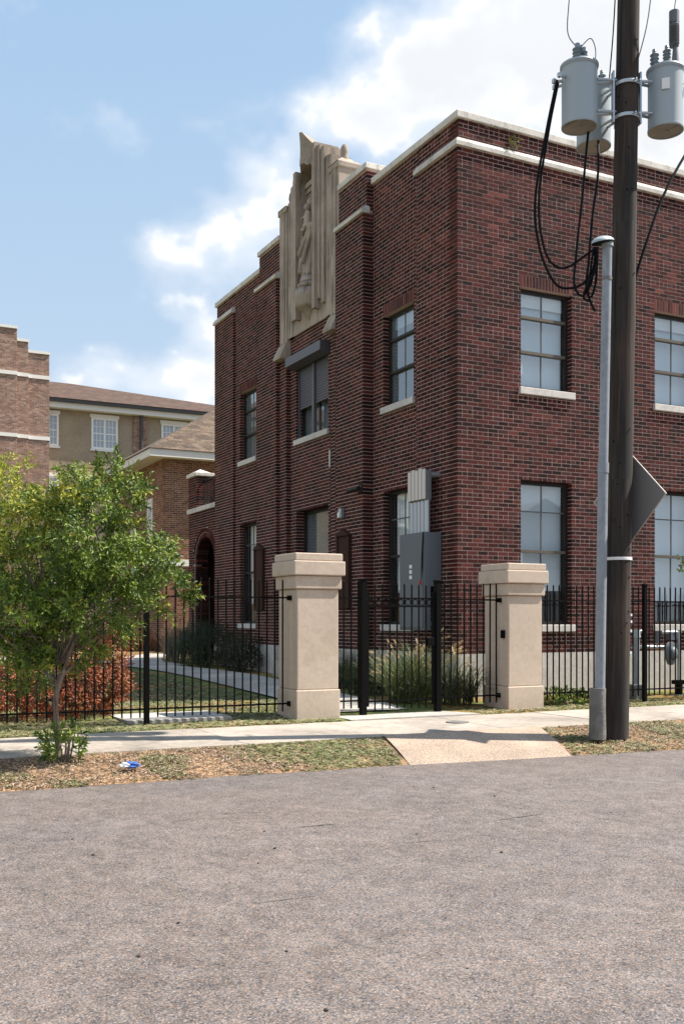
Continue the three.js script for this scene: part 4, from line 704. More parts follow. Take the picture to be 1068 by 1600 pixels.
// ---------------------------------------------------------------- utility pole and its gear
const PB = V(8.468, 0.08, -9.5), PT = V(8.775, 12.4, -9.5), poleAt = y => V(lerp(PB.x, PT.x, (y - PB.y) / (PT.y - PB.y)), y, -9.5);
{
  const p = thing('utility_pole', 'weathered dark wooden utility pole standing in the grass verge', 'utility pole', [PB.x, 0.1, PB.z]);
  const g = new THREE.CylinderGeometry(0.12, 0.163, 12.32, 40, 60), q = g.attributes.position, uv = g.attributes.uv;
  for (let i = 0; i < q.count; i++) { const y = q.getY(i), a = Math.atan2(q.getZ(i), q.getX(i)), k = 1 + (fbm(Math.cos(a) * 2.5 + 5, y * 0.35, Math.sin(a) * 2.5, 3) - 0.5) * 0.10 + (Math.abs(y + 1.2) < 0.25 && Math.cos(a - 0.4) > 0.6 ? 0.05 * (1 - Math.abs(y + 1.2) / 0.25) : 0); q.setX(i, q.getX(i) * k); q.setZ(i, q.getZ(i) * k); uv.setXY(i, uv.getX(i), uv.getY(i) * 4); }
  g.computeVertexNormals();
  const sk = new THREE.Matrix4().set(1, (PT.x - PB.x) / (PT.y - PB.y), 0, 0, 0, 1, 0, 0, 0, 0, 1, 0, 0, 0, 0, 1); g.applyMatrix4(sk); g.translate((PB.x + PT.x) / 2, 6.24, PB.z);
  part(p, 'shaft', g, M.pole, { keepUV: true });
  const t = poleAt(2.22); part(p, 'tag_band', lathe([[0.163, -0.018], [0.166, -0.018], [0.166, 0.018], [0.163, 0.018]], 28).translate(t.x, t.y, t.z), M.white);
  const heads = []; for (let i = 0; i < 26; i++) { const y = i < 12 ? rr(1.2, 3.4) : rr(3, 8.8), c = poleAt(y), a = rr(1.2, 3.6), r = lerp(0.166, 0.142, y / 9); heads.push(new THREE.SphereGeometry(0.009, 6, 5).translate(c.x + Math.cos(a) * r, y, c.z + Math.sin(a) * r)); }
  part(p, 'nails', heads, M.iron, { kind: 'stuff' });
  const st = []; for (const [y, a] of [[1.55, 0.9], [1.47, 0.75], [1.36, 0.85], [1.1, 0.8]]) { const c = poleAt(y); st.push(box(c.x + Math.cos(a) * 0.163 - 0.012, c.x + Math.cos(a) * 0.163 + 0.012, y - 0.015, y + 0.015, c.z + Math.sin(a) * 0.163 - 0.012, c.z + Math.sin(a) * 0.163 + 0.012)); } part(p, 'tag_scraps', st, M.white);
  // crossarm above the picture
  const c = poleAt(10.9); part(p, 'crossarm', rbox(c.x - 1.3, c.x + 1.3, 10.84, 10.96, c.z + 0.13, c.z + 0.23, 0.01), M.pole);
  for (const dx of [-1.1, 0.5, 1.1]) part(p, 'insulator', lathe([[0.001, 0.2], [0.04, 0.19], [0.05, 0.12], [0.03, 0.1], [0.05, 0.06], [0.02, 0]], 12).translate(c.x + dx, 10.96, c.z + 0.18), M.porcelain);
  // galvanised bands and brackets that carry the transformers
  for (const y of [7.52, 7.92]) { const b = poleAt(y); part(p, 'band', lathe([[0.146, -0.02], [0.156, -0.02], [0.156, 0.02], [0.146, 0.02]], 28).translate(b.x, y, b.z), M.galv); for (const s of [-0.03, 0.03]) part(p, 'bolt', cyl(V(b.x + s, y, b.z + 0.14), V(b.x + s, y, b.z + 0.2), 0.012, 0.012, 6), M.galv); }
}
const right = V(Math.cos(YAW), 0, Math.sin(YAW)), ahead = V(Math.sin(YAW), 0, -Math.cos(YAW));
function transformer(label, lat, dep, y0, kind) {
  const pc = poleAt(7.75), c = pc.clone().addScaledVector(right, lat).addScaledVector(ahead, dep); c.y = y0;
  const t = thing('transformer', label, 'transformer', [c.x, y0, c.z], 'pole transformers');
  const at = g => g.translate(c.x, y0, c.z), R = 0.213, Hh = 0.70;
  part(t, 'tank', at(lathe([[R - 0.012, 0.004], [R, 0.0], [R, 0.03], [R - 0.004, 0.04], [R - 0.004, Hh], [R + 0.012, Hh + 0.005], [R + 0.012, Hh + 0.03]], 44)), M.tank);
  part(t, 'tank_bottom', at(lathe([[0.001, 0.012], [R - 0.013, 0.012], [R - 0.011, 0.004]], 40)), new THREE.MeshStandardMaterial({ color: M.tankBase.color, roughness: 0.85, map: T.stone, side: THREE.DoubleSide }));
  part(t, 'drain_plug', at(new THREE.CylinderGeometry(0.013, 0.013, 0.02, 8).translate(0.01, 0.004, 0.02)), M.galv);
  part(t, 'lid', at(lathe([[R + 0.016, Hh + 0.02], [R + 0.016, Hh + 0.042], [R - 0.02, Hh + 0.06], [0.08, Hh + 0.085], [0.001, Hh + 0.09]], 44)), M.tank);
  const ribs = (h, r0, n, cap) => { const pts = [[0.001, 0], [r0 * 0.9, 0]]; for (let i = 0; i < n; i++) { const y = 0.02 + i * (h / n); pts.push([r0 * 0.62, y], [r0, y + h / n * 0.35], [r0 * 0.95, y + h / n * 0.5], [r0 * 0.62, y + h / n * 0.7]); } pts.push([cap, h + 0.02], [cap, h + 0.06], [0.001, h + 0.065]); return lathe(pts, 18); };
  const bush = (dx, dz, h, r0, n) => part(t, 'bushing', at(ribs(h, r0, n, r0 * 0.5).translate(dx, Hh + 0.07, dz)), M.porcelain);
  const toPole = V().subVectors(pc, c).setY(0).normalize(), side = V(-toPole.z, 0, toPole.x);
  if (kind === 'left') { bush(-0.08, 0.06, 0.13, 0.06, 3); bush(0.05, -0.04, 0.19, 0.05, 6); bush(0.02, 0.06, 0.11, 0.045, 3); }
  else if (kind === 'tall') { bush(0.0, 0.02, 0.2, 0.05, 5); part(t, 'arrester', at(merge([ribs(0.22, 0.062, 8, 0.06).translate(0.02, Hh + 0.28, 0.12), new THREE.CylinderGeometry(0.06, 0.06, 0.16, 18).translate(0.02, Hh + 0.62, 0.12), new THREE.CylinderGeometry(0.028, 0.045, 0.2, 12).translate(0.03, Hh + 0.19, 0.13)])), M.steelGrey); bush(-0.15, -0.03, 0.14, 0.055, 3); }
  else { bush(0, 0, 0.19, 0.05, 6); bush(0.09, 0.05, 0.13, 0.05, 3); }
  // terminals on the tank, hanger arms to the pole
  for (const k of [-1, 0, 1]) { const d = side.clone().multiplyScalar(k * 0.09).addScaledVector(toPole, -0.17).setLength(R + 0.03); part(t, 'terminal', [at(cyl(V(d.x * 0.85, 0.56, d.z * 0.85), V(d.x * 1.25, 0.56, d.z * 1.25), 0.018, 0.018, 10)), at(new THREE.BoxGeometry(0.04, 0.05, 0.04).translate(d.x * 1.25, 0.56, d.z * 1.25))], M.galv); }
  const L = V().subVectors(pc, c).setY(0).length();
  for (const y of [0.18, 0.56]) { const a = toPole.clone().multiplyScalar(R - 0.01), b = toPole.clone().multiplyScalar(L - 0.12); part(t, 'hanger', [at(cyl(V(a.x, y, a.z).addScaledVector(side, 0.05), V(b.x, y, b.z).addScaledVector(side, 0.02), 0.018, 0.018, 8)), at(cyl(V(a.x, y, a.z).addScaledVector(side, -0.05), V(b.x, y, b.z).addScaledVector(side, -0.02), 0.018, 0.018, 8))], M.galv); }
  { const b = toPole.clone().multiplyScalar(L - 0.165), ang = Math.atan2(-toPole.z, toPole.x); part(t, 'mounting_plate', at(new THREE.BoxGeometry(0.02, 0.62, 0.09).rotateY(ang).translate(b.x, 0.36, b.z)), M.galv); }
  if (kind === 'tall') part(t, 'nameplate', at(new THREE.BoxGeometry(0.09, 0.13, 0.008).rotateY(-0.75).translate(-0.152, 0.48, 0.158)), M.white);
  return { t, c };
}
const T1 = transformer('grey pole transformer hung left of the pole, nearest the street', -0.57, 0.0, 7.42, 'left');
const T2 = transformer('grey pole transformer half hidden behind the left one and the pole', -0.27, 0.52, 7.42, 'back');
const T3 = transformer('grey pole transformer on the right side of the pole with tall arrester', 0.50, 0.10, 7.42, 'tall');

// conduit riser and weatherhead
{
  const z = -9.42, r = thing('conduit_riser', 'pale grey plastic conduit with weatherhead strapped beside the pole', 'conduit', [8.19, 0.12, z]);
  part(r, 'pipe', [cyl(V(8.175, 0.66, z), V(8.225, 3.3, z), 0.06, 0.06, 22), cyl(V(8.225, 3.28, z), V(8.29, 5.95, z), 0.056, 0.056, 22), cyl(V(8.224, 3.22, z), V(8.227, 3.34, z), 0.066, 0.066, 22)], M.pvc);
  part(r, 'strap', [cyl(V(8.279, 5.5, z), V(8.280, 5.54, z), 0.062, 0.062, 22)], M.signBack);
  part(r, 'weatherhead', [new THREE.SphereGeometry(0.115, 20, 12, 0, Math.PI * 2, 0, Math.PI / 2).scale(1.35, 0.62, 0.9).rotateZ(0.22).translate(8.22, 5.94, z), cyl(V(8.29, 5.9, z), V(8.29, 5.97, z), 0.068)], M.tank);
  part(r, 'weatherhead_plate', new THREE.CylinderGeometry(0.11, 0.11, 0.012, 20).scale(1.35, 1, 0.9).rotateZ(0.22).translate(8.22, 5.933, z), M.rubber);
  const sl = new THREE.CylinderGeometry(0.095, 0.10, 0.6, 20, 8); { const q = sl.attributes.position; for (let i = 0; i < q.count; i++) { const k = 1 + (noise3(q.getX(i) * 20, q.getY(i) * 9, q.getZ(i) * 20) - 0.5) * 0.08; q.setX(i, q.getX(i) * k); q.setZ(i, q.getZ(i) * k); } sl.computeVertexNormals(); }
  part(r, 'concrete_sleeve', sl.translate(8.14, 0.39, z), M.oldConcrete);
}
// service drops: heavy black cables in loops
const P3 = (lat, y, dep) => { const b = poleAt(y), q = b.clone().addScaledVector(right, lat).addScaledVector(ahead, dep); return [q.x, y, q.z]; };
const wire = (label, pts, r, m, cat = 'cable', grp) => { const o = pts[pts.length - 1]; return single('cable', label, cat, tube(pts, r, 60, 7), m, o, { group: grp }); };
// lateral metres and heights were read along the cables; all hang within half a metre of the pole
wire('outermost black service cable looping from the left transformer to the weatherhead', [P3(-0.86, 7.95, -0.08), P3(-0.96, 7.4, -0.05), P3(-1.07, 6.6, 0.02), P3(-1.05, 6.2, 0.04), P3(-0.93, 5.76, 0.04), P3(-0.75, 5.5, 0.03), P3(-0.5, 5.52, 0.0), P3(-0.36, 5.72, 0), P3(-0.34, 5.95, 0)], 0.016, M.rubber, 'cable', 'service cables');
wire('second black service cable looping beside the outermost one, dipping lower', [P3(-0.84, 7.93, -0.06), P3(-0.93, 7.4, -0.02), P3(-1.03, 6.6, 0.0), P3(-1.0, 6.15, 0.0), P3(-0.88, 5.8, 0.0), P3(-0.72, 5.72, 0.0), P3(-0.45, 5.88, 0), P3(-0.33, 5.97, 0)], 0.015, M.rubber, 'cable', 'service cables');
wire('black service cable hanging from the rear transformer to the weatherhead', [P3(-0.38, 7.75, 0.2), P3(-0.45, 7.2, 0.1), P3(-0.5, 6.6, 0.05), P3(-0.57, 5.9, 0.0), P3(-0.58, 5.5, 0.0), P3(-0.5, 5.38, 0), P3(-0.4, 5.5, 0), P3(-0.33, 5.95, 0)], 0.015, M.rubber, 'cable', 'service cables');
wire('black service cable close beside the pole, left of the conduit top', [P3(-0.26, 7.4, 0.3), P3(-0.3, 6.9, 0.12), P3(-0.37, 6.4, 0.05), P3(-0.42, 5.8, 0.0), P3(-0.44, 5.45, 0.0), P3(-0.39, 5.36, 0), P3(-0.33, 5.55, 0), P3(-0.32, 5.95, 0)], 0.015, M.rubber, 'cable', 'service cables');
wire('short black pigtail below the weatherhead', [P3(-0.36, 5.97, 0), P3(-0.40, 5.7, -0.02), P3(-0.42, 5.4, -0.02), P3(-0.36, 5.25, 0), P3(-0.33, 5.2, 0)], 0.014, M.rubber, 'cable', 'service cables');
wire('second black pigtail crossing below the weatherhead', [P3(-0.32, 5.97, -0.02), P3(-0.34, 5.7, -0.05), P3(-0.44, 5.5, -0.04), P3(-0.47, 5.36, 0), P3(-0.38, 5.32, 0)], 0.014, M.rubber, 'cable', 'service cables');
wire('thick black cable slanting from upper right down to the pole', [P3(1.25, 7.95, 0.5), P3(0.55, 6.75, 0.15), P3(0.3, 6.1, 0.05), P3(0.12, 5.45, 0.02), P3(0.115, 5.2, 0.0)], 0.017, M.rubber);
wire('thin grey lead rising from the left transformer out of the picture', [[T1.c.x - 0.08, 8.33, T1.c.z + 0.06], P3(-0.72, 8.55, 0), P3(-0.72, 8.9, 0), P3(-0.66, 9.6, 0), P3(-0.9, 10.95, -0.1)], 0.007, M.wireGrey);
wire('thin grey jumper arcing over the left transformer lid', [[T1.c.x + 0.05, 8.42, T1.c.z - 0.04], P3(-0.45, 8.5, 0), P3(-0.38, 8.42, 0.05), P3(-0.38, 8.15, 0.05)], 0.006, M.wireGrey);
wire('thin grey lead right of the pole rising to the crossarm', [P3(0.17, 8.3, 0.2), P3(0.25, 8.7, 0.1), P3(0.3, 9.2, 0.05), P3(0.45, 10.95, -0.1)], 0.007, M.wireGrey);
wire('thin grey lead from the tall arrester out of the picture', [[T3.c.x + 0.02, 8.82, T3.c.z + 0.12], P3(0.58, 9.0, 0), P3(0.8, 9.3, 0), P3(1.0, 10.95, -0.1)], 0.007, M.wireGrey);
wire('black ground wire stapled down the left side of the pole', [P3(-0.2, 8.05, 0.05), P3(-0.17, 8.6, 0.03), P3(-0.15, 9.3, 0.02), P3(-0.14, 10.6, 0)], 0.008, M.rubber);
single('pole_cutout', 'small grey fuse cutout on the right side of the pole', 'fuse cutout', [lathe([[0.001, 0], [0.03, 0.0], [0.02, 0.04], [0.035, 0.06], [0.02, 0.09], [0.035, 0.11], [0.02, 0.14], [0.035, 0.16], [0.03, 0.24], [0.03, 0.36], [0.001, 0.37]], 14).translate(...P3(0.16, 7.95, 0.2))], M.steelGrey, P3(0.16, 7.95, 0.2));
{ // diamond road sign, its blank back towards us
  const c = poleAt(2.97), s = thing('road_sign', 'back of a diamond shaped road sign fixed to the pole', 'road sign', [c.x + 0.2, 2.9, c.z]);
  const g = new RoundedBoxGeometry(0.004, 0.79, 0.79, 2, 0.0019).rotateX(Math.PI / 4).rotateY(0.1).translate(c.x + 0.19, 2.965, c.z - 0.04); part(s, 'plate', g, M.signBack);
  part(s, 'rim', [0, 1, 2, 3].map(k => new THREE.BoxGeometry(0.007, 0.012, 0.795).translate(0, 0.396, 0).rotateX(Math.PI / 4 + k * Math.PI / 2).rotateY(0.1).translate(c.x + 0.191, 2.965, c.z - 0.04)), mat(lin(0.45, 0.43, 0.40), { roughness: 0.4, metalness: 0.4 }));
  part(s, 'bolt', [cyl(V(c.x + 0.1, 3.15, c.z), V(c.x + 0.19, 3.15, c.z), 0.008), cyl(V(c.x + 0.1, 2.78, c.z), V(c.x + 0.19, 2.78, c.z), 0.008)], M.galv);
}
{ // gas meter piping behind the right fence
  const g = thing('gas_regulator', 'silver gas piping with dark round regulator behind the right fence', 'gas regulator', [13.0, 0.1, -13.3]);
  const z = -13.3; part(g, 'riser', [cyl(V(13.31, 0.1, z), V(13.31, 1.32, z), 0.035)], M.galv); part(g, 'riser_sleeve', [cyl(V(13.31, 0.08, z), V(13.31, 0.42, z), 0.06), box(13.2, 13.42, 0.38, 0.45, z - 0.07, z + 0.07)], M.iron);
  part(g, 'footing', rbox(13.18, 13.44, 0.0, 0.2, z - 0.12, z + 0.12, 0.02), M.oldConcrete);
  part(g, 'pipe', [cyl(V(12.3, 1.04, z), V(13.3, 1.02, z), 0.034), cyl(V(12.9, 1.28, z), V(13.35, 1.28, z), 0.03), cyl(V(12.25, 1.3, z), V(12.55, 1.3, z), 0.03), cyl(V(11.6, 1.18, z), V(12.1, 1.17, z), 0.033), new THREE.SphereGeometry(0.05, 14, 10).translate(12.28, 1.04, z)], M.galv);
  part(g, 'regulator_disc', new THREE.CylinderGeometry(0.2, 0.2, 0.07, 28).rotateX(Math.PI / 2).rotateY(0.5).translate(13.06, 0.92, z + 0.06), M.steelGrey);
  part(g, 'regulator_dome', [new THREE.SphereGeometry(0.12, 18, 12).scale(1, 1, 0.6).rotateY(0.5).translate(13.08, 0.92, z + 0.1), cyl(V(13.06, 0.9, z), V(13.25, 1.06, z), 0.05), cyl(V(12.82, 1.1, z), V(12.82, 1.3, z), 0.045), new THREE.BoxGeometry(0.2, 0.1, 0.1).translate(13.15, 1.2, z)], M.steelGrey);
  const b = thing('guard_post', 'pale grey guard post with pipe cap beside the gas piping', 'post', [12.15, 0.1, -13.1]); part(b, 'tube', cyl(V(12.15, 0.1, -13.1), V(12.15, 1.22, -13.1), 0.055), M.pvc); part(b, 'cap', [cyl(V(12.15, 1.2, -13.1), V(12.15, 1.33, -13.1), 0.07, 0.06)], M.tank); part(b, 'footing', rbox(12.0, 12.26, 0.0, 0.42, -13.2, -12.98, 0.02), M.oldConcrete);
}

// ---------------------------------------------------------------- plants
function leafGeo(len, wid, n, spread, bend = 0.25) {             // a short twig of n folded leaves
  const pos = [], nor = [], put = (a, b, c) => { const e1 = V().subVectors(b, a), e2 = V().subVectors(c, a), nn = e1.cross(e2).normalize(); for (const p of [a, b, c]) { pos.push(p.x, p.y, p.z); nor.push(nn.x, nn.y, nn.z); } };
  for (let i = 0; i < n; i++) {
    const t = n > 1 ? i / (n - 1) : 0, base = V(0, t * spread, 0), az = i * 2.4 + rr(-0.4, 0.4), el = lerp(0.15, 1.1, t) + rr(-0.3, 0.3), L = len * rr(0.75, 1.15), w = wid * rr(0.8, 1.15);
    const d = V(Math.cos(az) * Math.cos(el), Math.sin(el), Math.sin(az) * Math.cos(el)), s = V(-Math.sin(az), 0, Math.cos(az)).applyAxisAngle(d, rr(-0.5, 0.5)), up = V().crossVectors(s, d);
    const m = base.clone().addScaledVector(d, L * 0.5).addScaledVector(up, L * bend * 0.3), tip = base.clone().addScaledVector(d, L).addScaledVector(up, -L * bend * 0.4), l = m.clone().addScaledVector(s, w / 2).addScaledVector(up, w * 0.22), r2 = m.clone().addScaledVector(s, -w / 2).addScaledVector(up, w * 0.22);
    put(base, m, l); put(l, m, tip); put(base, r2, m); put(r2, tip, m);
  }
  const g = new THREE.BufferGeometry(); g.setAttribute('position', new THREE.Float32BufferAttribute(pos, 3)); g.setAttribute('normal', new THREE.Float32BufferAttribute(nor, 3)); g.setAttribute('uv', new THREE.Float32BufferAttribute(new Float32Array(pos.length / 3 * 2), 2)); return g;
}
const place = (x, y, z, s = 1, dir) => { const q = new THREE.Quaternion(); if (dir) { q.setFromUnitVectors(V(0, 1, 0), dir.clone().normalize()); q.multiply(new THREE.Quaternion().setFromAxisAngle(V(0, 1, 0), rr(0, 6.28))); } else q.setFromEuler(new THREE.Euler(rr(-0.3, 0.3), rr(0, 6.28), rr(-0.3, 0.3))); return new THREE.Matrix4().compose(V(x, y, z), q, Array.isArray(s) ? V(...s) : V(s, s, s)); };
const inBall = () => { for (; ;) { const v = V(rr(-1, 1), rr(-1, 1), rr(-1, 1)); if (v.length() < 1) return v; } };
const tone = (a, b, t = rnd()) => lin(lerp(a[0], b[0], t), lerp(a[1], b[1], t), lerp(a[2], b[2], t));
const G = { dark: [0.05, 0.10, 0.02], mid: [0.12, 0.19, 0.03], lite: [0.25, 0.34, 0.04], yellow: [0.46, 0.44, 0.05] };

function tree(name, label, base, stems, lobes, o) {
  const t = thing(name, label, 'tree', base), bg = [];
  const bx = (l, y, d) => [base[0] + right.x * l + ahead.x * d, y, base[2] + right.z * l + ahead.z * d];
  for (const [pts, r0, r1] of stems) { const c = new THREE.CatmullRomCurve3(pts.map(p => V(...bx(...p)))), n = 10; for (let i = 0; i < n; i++) bg.push(cyl(c.getPoint(i / n), c.getPoint((i + 1) / n + 0.005), lerp(r0, r1, i / n), lerp(r0, r1, (i + 1) / n), 9)); }
  part(t, 'trunk', bg, o.bark ?? M.bark);
  const twigs = [], mats = [], cols = [], hub = V(...bx(...o.hub));
  for (const [l, y, d, r, n, c0, c1] of lobes) {
    const c = V(...bx(l, y, d));
    const k = Math.max(2, Math.round(r * 12));
    for (let i = 0; i < k; i++) { const e = inBall().multiplyScalar(r).add(c); const m = hub.clone().lerp(c, rr(0.55, 0.9)); twigs.push(cyl(m, e, 0.007, 0.003, 5)); }
    const mm = hub.clone().lerp(c, 0.5).add(V(0, 0.06, 0)); twigs.push(cyl(hub, mm, 0.009, 0.008, 6), cyl(mm, c, 0.008, 0.005, 6));
    const sprays = []; for (let i = 0; i < Math.ceil(n / 11); i++) { const v = inBall(); v.setLength(Math.pow(v.length(), 0.6)); sprays.push(v); }
    for (let i = 0; i < n; i++) {
      const s = sprays[i % sprays.length], v = s.clone().addScaledVector(inBall(), 0.26);
      const p = V(c.x + v.x * r, c.y + v.y * r * 0.9, c.z + v.z * r);
      const dir = v.clone().multiplyScalar(0.8).add(V(rr(-0.6, 0.6), rr(-0.5, 0.5), rr(-0.6, 0.6)));
      mats.push(place(p.x - base[0], p.y - base[1], p.z - base[2], rr(0.75, 1.25), dir)); cols.push(rnd() < 0.07 && !c0 ? tone(G.lite, G.yellow) : tone(c0 ?? G.dark, c1 ?? G.lite, Math.pow(rnd(), 1.1)));
    }
  }
  part(t, 'twigs', twigs, o.bark ?? M.bark, { kind: 'stuff' });
  instanced(t, 'crown', o.leaf, M.leaf, mats, cols);
  return t;
}
const oakLeaf = leafGeo(0.066, 0.021, 8, 0.11);
tree('young_tree', 'young green tree growing in the verge, its crown before the fence', [2.07, 0.08, -10.2], [
  [[[0, 0.05, 0], [0.0, 0.35, 0], [-0.02, 0.7, 0.0], [0.02, 0.95, 0.02]], 0.032, 0.026], [[[0.0, 0.8, 0], [0.06, 1.0, 0], [0.16, 1.25, -0.05], [0.3, 1.5, -0.1], [0.36, 1.9, 0]], 0.022, 0.01], [[[0, 0.82, 0], [-0.1, 1.1, 0.05], [-0.14, 1.5, 0.1], [-0.2, 2.1, 0.1]], 0.02, 0.008], [[[-0.03, 0.9, 0], [-0.3, 1.15, -0.1], [-0.6, 1.45, -0.2]], 0.016, 0.007], [[[0.05, 0.95, 0], [0.4, 1.3, 0.1], [0.8, 1.75, 0.15], [1.0, 1.8, 0.1]], 0.014, 0.005]],
  [[0.39, 2.72, 0.0, 0.33, 190], [0.62, 2.62, 0.15, 0.26, 120], [0.28, 2.2, -0.15, 0.46, 330], [0.7, 2.15, 0.1, 0.4, 270], [0.9, 1.93, -0.1, 0.3, 150], [1.1, 1.72, 0.0, 0.18, 55], [-0.2, 1.95, 0.1, 0.46, 330], [-0.42, 1.45, -0.1, 0.45, 330], [0.42, 1.6, 0.15, 0.42, 280], [0.5, 1.75, -0.3, 0.35, 190], [0.12, 1.3, 0.1, 0.3, 150], [-0.45, 2.4, 0.0, 0.36, 180, G.mid, G.yellow], [-0.85, 1.9, 0.1, 0.5, 300], [-0.2, 2.5, 0.2, 0.26, 90, G.mid, G.lite], [0.05, 1.75, 0.35, 0.45, 280], [-0.75, 1.35, 0.2, 0.4, 220], [0.02, 2.62, -0.1, 0.22, 60, G.mid, G.yellow], [-0.3, 1.05, 0.2, 0.32, 160]],
  { hub: [0.0, 1.05, 0], leaf: oakLeaf });
tree('yellow_tree', 'taller yellow green tree behind the fence at the left edge', [2.72, 0.22, -15.0], [[[[0, 0, 0], [0.02, 0.8, 0], [-0.05, 1.6, 0]], 0.045, 0.035], [[[-0.05, 1.5, 0], [-0.15, 2.4, 0.1], [-0.25, 3.6, 0]], 0.03, 0.01], [[[-0.05, 1.5, 0], [0.25, 2.3, 0], [0.55, 3.1, 0.1]], 0.026, 0.008]],
  [[-0.35, 3.5, 0, 0.42, 170, G.lite, G.yellow], [-0.1, 3.05, 0.1, 0.4, 170, G.lite, G.yellow], [0.6, 3.3, 0.0, 0.3, 110, G.lite, G.yellow], [0.42, 2.8, -0.1, 0.36, 130, G.mid, G.yellow], [-0.7, 2.9, 0.1, 0.5, 220, G.lite, G.yellow], [-0.9, 3.4, -0.1, 0.4, 150, G.lite, G.yellow], [0.2, 2.3, 0.2, 0.45, 200, G.dark, G.lite], [-0.5, 2.2, 0, 0.5, 200, G.mid, G.yellow], [0.75, 3.0, 0.1, 0.22, 60, G.lite, G.yellow]], { hub: [-0.02, 1.8, 0], leaf: oakLeaf });

function bush(name, label, cat, c, rad, n, leaf, a, b, o = {}) { // foliage mass with stems
  const t = thing(name, label, cat, [c[0], c[1], c[2]], o.group), mats = [], cols = [], st = [];
  for (let i = 0; i < (o.stems ?? 9); i++) { const v = inBall(); st.push(cyl(V(c[0] + v.x * 0.08, c[1], c[2] + v.z * 0.08), V(c[0] + v.x * rad[0] * 0.8, c[1] + rad[1] * rr(0.7, 1.7), c[2] + v.z * rad[2] * 0.8), 0.011, 0.004, 6)); }
  part(t, 'stems', st, M.bark, { kind: 'stuff' });
  for (let i = 0; i < n; i++) { const v = inBall(); v.setLength(Math.pow(v.length(), 0.55)); const lump = 0.72 + 0.42 * noise3(v.x * 2.2 + c[0], v.y * 2.2, v.z * 2.2 + c[2]); v.multiplyScalar(lump); const y = rad[1] * (1 + v.y); if (y < 0.02) continue; mats.push(place(v.x * rad[0], y, v.z * rad[2], rr(0.75, 1.25), v.clone().add(V(rr(-0.5, 0.5), rr(0, 0.8), rr(-0.5, 0.5))))); const k = rnd(); cols.push(o.third && rnd() < (o.share ?? 0.15) ? tone(o.third, a) : tone(a, b, k)); }
  instanced(t, 'foliage', leaf, M.leaf, mats, cols); return t;
}
const redLeaf = leafGeo(0.07, 0.026, 7, 0.09);
const RD = [0.15, 0.032, 0.016], OR = [0.46, 0.14, 0.045];
bush('red_shrub', 'red and orange leaved shrub behind the fence at the left edge', 'shrub', [1.75, 0.2, -13.75], [0.75, 0.37, 0.55], 420, redLeaf, RD, OR, { third: G.mid, share: 0.08, group: 'red shrubs' });
bush('red_shrub', 'wide red leaved shrub behind the young tree trunk', 'shrub', [2.75, 0.2, -13.7], [0.62, 0.36, 0.5], 380, redLeaf, RD, OR, { third: G.dark, share: 0.1, group: 'red shrubs' });
bush('red_shrub', 'coppery shrub with a tall tip beside the concrete pad', 'shrub', [3.35, 0.2, -13.95], [0.5, 0.42, 0.45], 330, redLeaf, [0.14, 0.035, 0.018], [0.42, 0.15, 0.055], { third: G.mid, share: 0.16, group: 'red shrubs' });
bush('red_shrub', 'slender copper tipped shrub rising behind the coppery one', 'shrub', [3.6, 0.2, -14.2], [0.22, 0.66, 0.22], 190, redLeaf, [0.16, 0.04, 0.02], [0.44, 0.15, 0.05], { group: 'red shrubs' });
bush('root_shoots', 'leafy green shoots round the foot of the young tree', 'shoots', [2.12, 0.09, -10.16], [0.2, 0.2, 0.18], 60, leafGeo(0.085, 0.026, 8, 0.06), G.dark, G.lite, { stems: 6 });
bush('dark_shrub', 'dark green bush against the far end of the brick wall', 'shrub', [8.55, 0.33, -24.3], [0.7, 0.52, 0.9], 600, leafGeo(0.10, 0.018, 9, 0.12), [0.012, 0.028, 0.012], [0.04, 0.075, 0.022]);
bush('dark_shrub', 'dark bush with purplish leaves beside the white foundation', 'shrub', [8.65, 0.3, -22.2], [0.5, 0.42, 0.7], 420, leafGeo(0.085, 0.024, 8, 0.1), [0.03, 0.018, 0.014], [0.05, 0.07, 0.025]);
bush('ground_cover', 'low green weeds at the foot of the fence right of the pillar', 'weeds', [10.35, 0.13, -12.9], [0.75, 0.13, 0.28], 220, leafGeo(0.06, 0.03, 6, 0.04), G.dark, G.lite, { stems: 3, third: [0.22, 0.12, 0.05], share: 0.2 });
{
  const r = bush('rose_bush', 'rose bush sprig with a pale bloom at the right edge', 'rose bush', [13.85, 0.12, -13.15], [0.3, 1.0, 0.3], 150, leafGeo(0.06, 0.034, 6, 0.08), G.dark, G.lite, { stems: 8 });
  const lf = []; for (let i = 0; i < 26; i++) { const v = inBall().multiplyScalar(0.15); lf.push(place(v.x - 0.62, 2.34 + v.y, v.z + 0.1, rr(0.8, 1.2), v.clone().add(V(0, 0.1, 0)))); }
  instanced(r, 'top_sprig', leafGeo(0.06, 0.034, 6, 0.08), M.leaf, lf, lf.map(() => tone(G.dark, G.lite)));
  part(r, 'cane', tube([[13.85, 0.2, -13.15], [13.75, 1.6, -13.1], [13.5, 2.2, -13.08], [13.2, 2.42, -13.05]], 0.007, 14, 6), M.bark);
  part(r, 'bloom', [0, 1, 2, 3, 4, 5, 6].map(i => new THREE.SphereGeometry(0.025, 8, 6).scale(1, 0.9, 0.5).rotateY(i).translate(13.13 + Math.cos(i * 2.4) * 0.022, 2.42 + Math.sin(i * 2.4) * 0.022, -12.98)), mat(lin(0.75, 0.6, 0.48)));
}
bush('parapet_weed', 'small yellow green weed sprouting on the parapet belt near the corner', 'weed', [10.35, 9.35, -14.06], [0.12, 0.11, 0.05], 26, leafGeo(0.05, 0.02, 6, 0.05), [0.10, 0.10, 0.03], [0.30, 0.26, 0.05], { stems: 4 });
